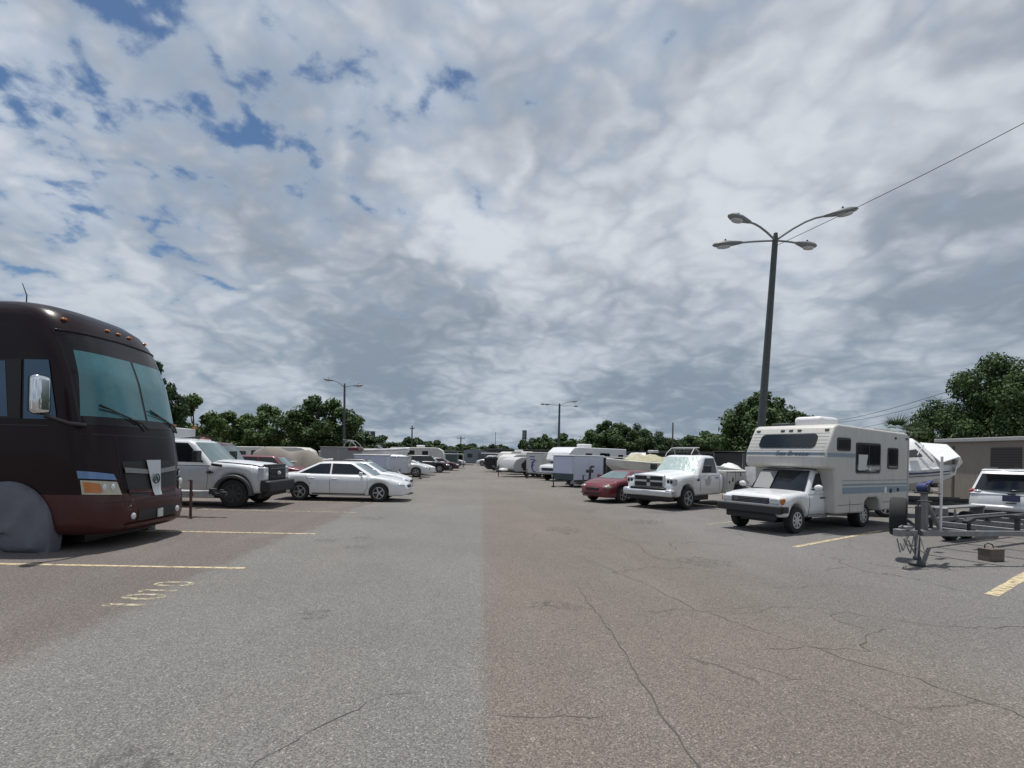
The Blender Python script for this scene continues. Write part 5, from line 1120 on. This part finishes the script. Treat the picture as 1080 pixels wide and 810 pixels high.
# ------------------------------------------------------------------ trees
def tree_proto(seed, H, RX, n_blob, n_leaf, leaf, m, base=.16, shape=1.0, gap=.62):
    rnd = random.Random(seed); blobs = []
    while len(blobs) < n_blob:
        p = Vector((rnd.uniform(-1, 1), rnd.uniform(-1, 1), rnd.uniform(-1, 1)))
        if p.length > 1: continue
        k = (p.z + 1) / 2; wz = (math.sin(math.pi * min(1, .18 + .78 * k)) ** .7) * shape
        q = Vector((p.x * RX * wz * 1.15, p.y * RX * wz * 1.15, H * lerp(base + .05, .95, k)))
        blobs.append((q, rnd.uniform(.16, .34) * RX * (1.1 - .35 * k)))
    leaves = MB(); vs, fs = [], []
    for i in range(n_leaf):
        c, r = blobs[int(rnd.random() ** 1.0 * n_blob) % n_blob]
        d = Vector((rnd.gauss(0, 1), rnd.gauss(0, 1), rnd.gauss(0, 1))).normalized(); p = c + Vector((d.x, d.y, d.z * .75)) * r * rnd.uniform(gap, 1.08)
        nrm = (d + Vector((rnd.gauss(0, .6), rnd.gauss(0, .6), rnd.gauss(0, .6) + .5))).normalized(); a = nrm.orthogonal().normalized(); b2 = nrm.cross(a); th = rnd.uniform(0, 6.28)
        a, b2 = a * math.cos(th) + b2 * math.sin(th), b2 * math.cos(th) - a * math.sin(th); s = leaf * rnd.uniform(.6, 1.3)
        o = len(vs); vs += [p - a * s, p + b2 * s * .55, p + a * s, p - b2 * s * .55]; fs.append((o, o + 1, o + 2, o + 3))
    me = bpy.data.meshes.new('crown'); me.from_pydata([tuple(v) for v in vs], [], fs); me.materials.append(M[m])
    tr = MB(); tr.tube([(0, 0, 0), (.05 * RX, .02, H * .22), (.02, .06 * RX, H * .5), (0, 0, H * .78)], [.055 * RX + .05, .045 * RX + .03, .03 * RX, .01 * RX], 9)
    for c, r in blobs[::3]:
        z = min(c.z * .65, H * .5); tr.tube([(.03, .03, z), (c.x * .45, c.y * .45, lerp(z, c.z, .55)), tuple(c)], [.022 * RX, .015 * RX, .006 * RX], 6)
    return me, tr.mesh('trunk', M['bark'])
PR = {'bigoak': tree_proto(12, 8, 4.2, 80, 46000, .115, 'leafA', .04, gap=.45), 'oak': tree_proto(1, 8, 4.2, 70, 19000, .19, 'leafA', .04, gap=.45), 'tall': tree_proto(2, 9, 2.8, 60, 13000, .19, 'leafB', .12, gap=.45), 'wide': tree_proto(3, 7, 4.6, 70, 16000, .19, 'leafB', .0, gap=.45),
      'loose': tree_proto(4, 7, 3.2, 40, 9000, .20, 'leafC', .10, gap=.4), 'far': tree_proto(6, 7, 4.4, 40, 5000, .40, 'leafB', .0), 'far2': tree_proto(7, 7, 4.0, 36, 4600, .40, 'leafA', .0), 'flat': tree_proto(8, 8, 4.0, 22, 3600, .32, 'leafA', .5)}
def tree(kind, loc, H, W_, label, group=None, name='broadleaf_tree', rz=None):
    c, tr = PR[kind]; t = thing(name, label, 'tree', loc, random.uniform(0, 6.28) if rz is None else rz, group)
    H0 = {'bigoak': 8, 'oak': 8, 'tall': 9, 'wide': 7, 'loose': 7, 'far': 7, 'far2': 7, 'flat': 8}[kind]; R0 = {'bigoak': 4.2, 'oak': 4.2, 'tall': 2.8, 'wide': 4.6, 'loose': 3.2, 'far': 4.4, 'far2': 4.0, 'flat': 4.0}[kind]
    sx, sz = W_ * 1.22 / (2 * R0), H * 1.03 / H0
    for nm, me in (('trunk', tr), ('crown', c)):
        o = put(me, nm, t); o.scale = (sx, sx, sz)
    return t
def at(px, D): return ((px - 508) / 545 * D, D, 0)
def top(px, py, D): return 1.8 + (479 + (px - 508) * .021 - py) * D / 545
GT = 'trees around the lot'
for kind, px, py, D, w, lab in (
    ('tall', 163, 380, 42, 3.0, 'tall tree rising right behind the motorhome windscreen edge'),
    ('loose', 203, 416, 52, 4.6, 'rounded dark tree above the red brown roof'),
    ('loose', 240, 434, 60, 5.6, 'low spreading tree right of the red brown roof'),
    ('loose', 262, 437, 66, 5.0, 'thin light green tree above the dark maroon car'),
    ('loose', 281, 427, 60, 4.6, 'light airy tree with uneven top left of the big dark tree'),
    ('loose', 302, 441, 66, 4.6, 'low green tree touching left side of big dark tree'),
    ('oak', 337, 416, 56, 7.0, 'big dark rounded tree behind the two armed lamp post'),
    ('wide', 362, 446, 60, 4.6, 'smaller dark tree at right foot of the big rounded one'),
    ('oak', 800, 412, 52, 7.2, 'dark dense tree behind pole of the tall leaning lamp post'),
    ('bigoak', 1048, 374, 38, 6.6, 'very large dark oak over roof of the block building'),
    ('bigoak', 1004, 424, 40, 3.0, 'lower leafy side tree left of the large oak'),
    ('bigoak', 1118, 384, 42, 7.6, 'large oak cut by right edge of the picture'),
    ('oak', 645, 443, 96, 8.5, 'tallest dark tree in the line beyond the yellow covered boat'),
    ('wide', 668, 447, 100, 7.0, 'broad dark tree right beside the tallest in the far line'),
    ('wide', 692, 455, 104, 8.0, 'sloping dark tree over arched boat tower'),
    ('flat', 748, 455, 92, 6.0, 'flat topped small tree between slim pole and lamp post tree'),
    ('wide', 738, 464, 98, 8.5, 'low bushy tree under the flat topped one'),
    ('wide', 768, 462, 96, 7.5, 'low dark tree left of lamp post tree'),
    ('far', 436, 459, 128, 6.5, 'round dark tree behind the tallest left utility pole'),
    ('far', 525, 467, 150, 7.0, 'single low dome shaped tree over end of lane'),
): tree(kind, at(px, D), top(px, py, D), w, lab, GT)
rt = random.Random(21)
for i in range(34):
    px = 372 + i * 11.2 + rt.uniform(-4, 4); D = rt.uniform(125, 155)
    if 508 < px < 518 or 532 < px < 543: continue
    py = (466 if px < 500 else 461 if px > 555 else 470) + rt.uniform(-3, 3)
    tree('far' if i % 2 else 'far2', at(px, D), max(2.5, top(px, py, D)), rt.uniform(5, 8.5), 'small dark tree in the far tree line across the lot end', 'far tree line')
for i, px in enumerate((186, 214, 232, 252, 272, 292, 318, 345, 372, 388)):
    D = rt.uniform(66, 74); tree('wide', at(px, D), rt.uniform(3.6, 4.8), rt.uniform(6, 8), 'low dark bushy tree filling in behind taller left hand trees', 'left understory trees')
for i in range(7):
    px = 900 + i * 26; D = 50; tree('wide', at(px, D), rt.uniform(4.2, 5.0), rt.uniform(6, 8), 'low bushy tree behind the camper and brown building', 'right understory trees')
# palms behind the camper rack
for px, py, D, lab in ((944, 440, 33, 'bushy palm showing over roof rack of the small camper'), (962, 443, 34, 'second palm tuft between the camper roof and the oak')):
    H = top(px, py + 2, D); t = thing('palm_tree', lab, 'palm', at(px, D), 0, 'palms behind the camper'); b = MB(); b.tube([(0, 0, 0), (.05, 0, H * .5), (0, 0, H - .9)], [.2, .15, .14], 9); b.build('trunk', M['bark'], t)
    b = MB(); rp = random.Random(px)
    for k in range(34):
        a = rp.uniform(0, 6.28); el = rp.uniform(-1.0, 1.3); L = rp.uniform(1.3, 1.9); d = Vector((math.cos(a) * math.cos(el), math.sin(a) * math.cos(el), math.sin(el))); o = Vector((0, 0, H - 1.0)); s = Vector((-math.sin(a), math.cos(a), 0))
        for q in range(-5, 6):
            dd = (d + s * q * .16).normalized(); tip = o + d * .45 + dd * (L - .45) * (1 - abs(q) * .03) - Vector((0, 0, .18)); m_ = o + d * .5 + dd * .25; n_ = s * .035
            b.add([m_ - n_, m_ + n_, tip], [(0, 1, 2)])
    b.build('fronds', M['leafB'], t)
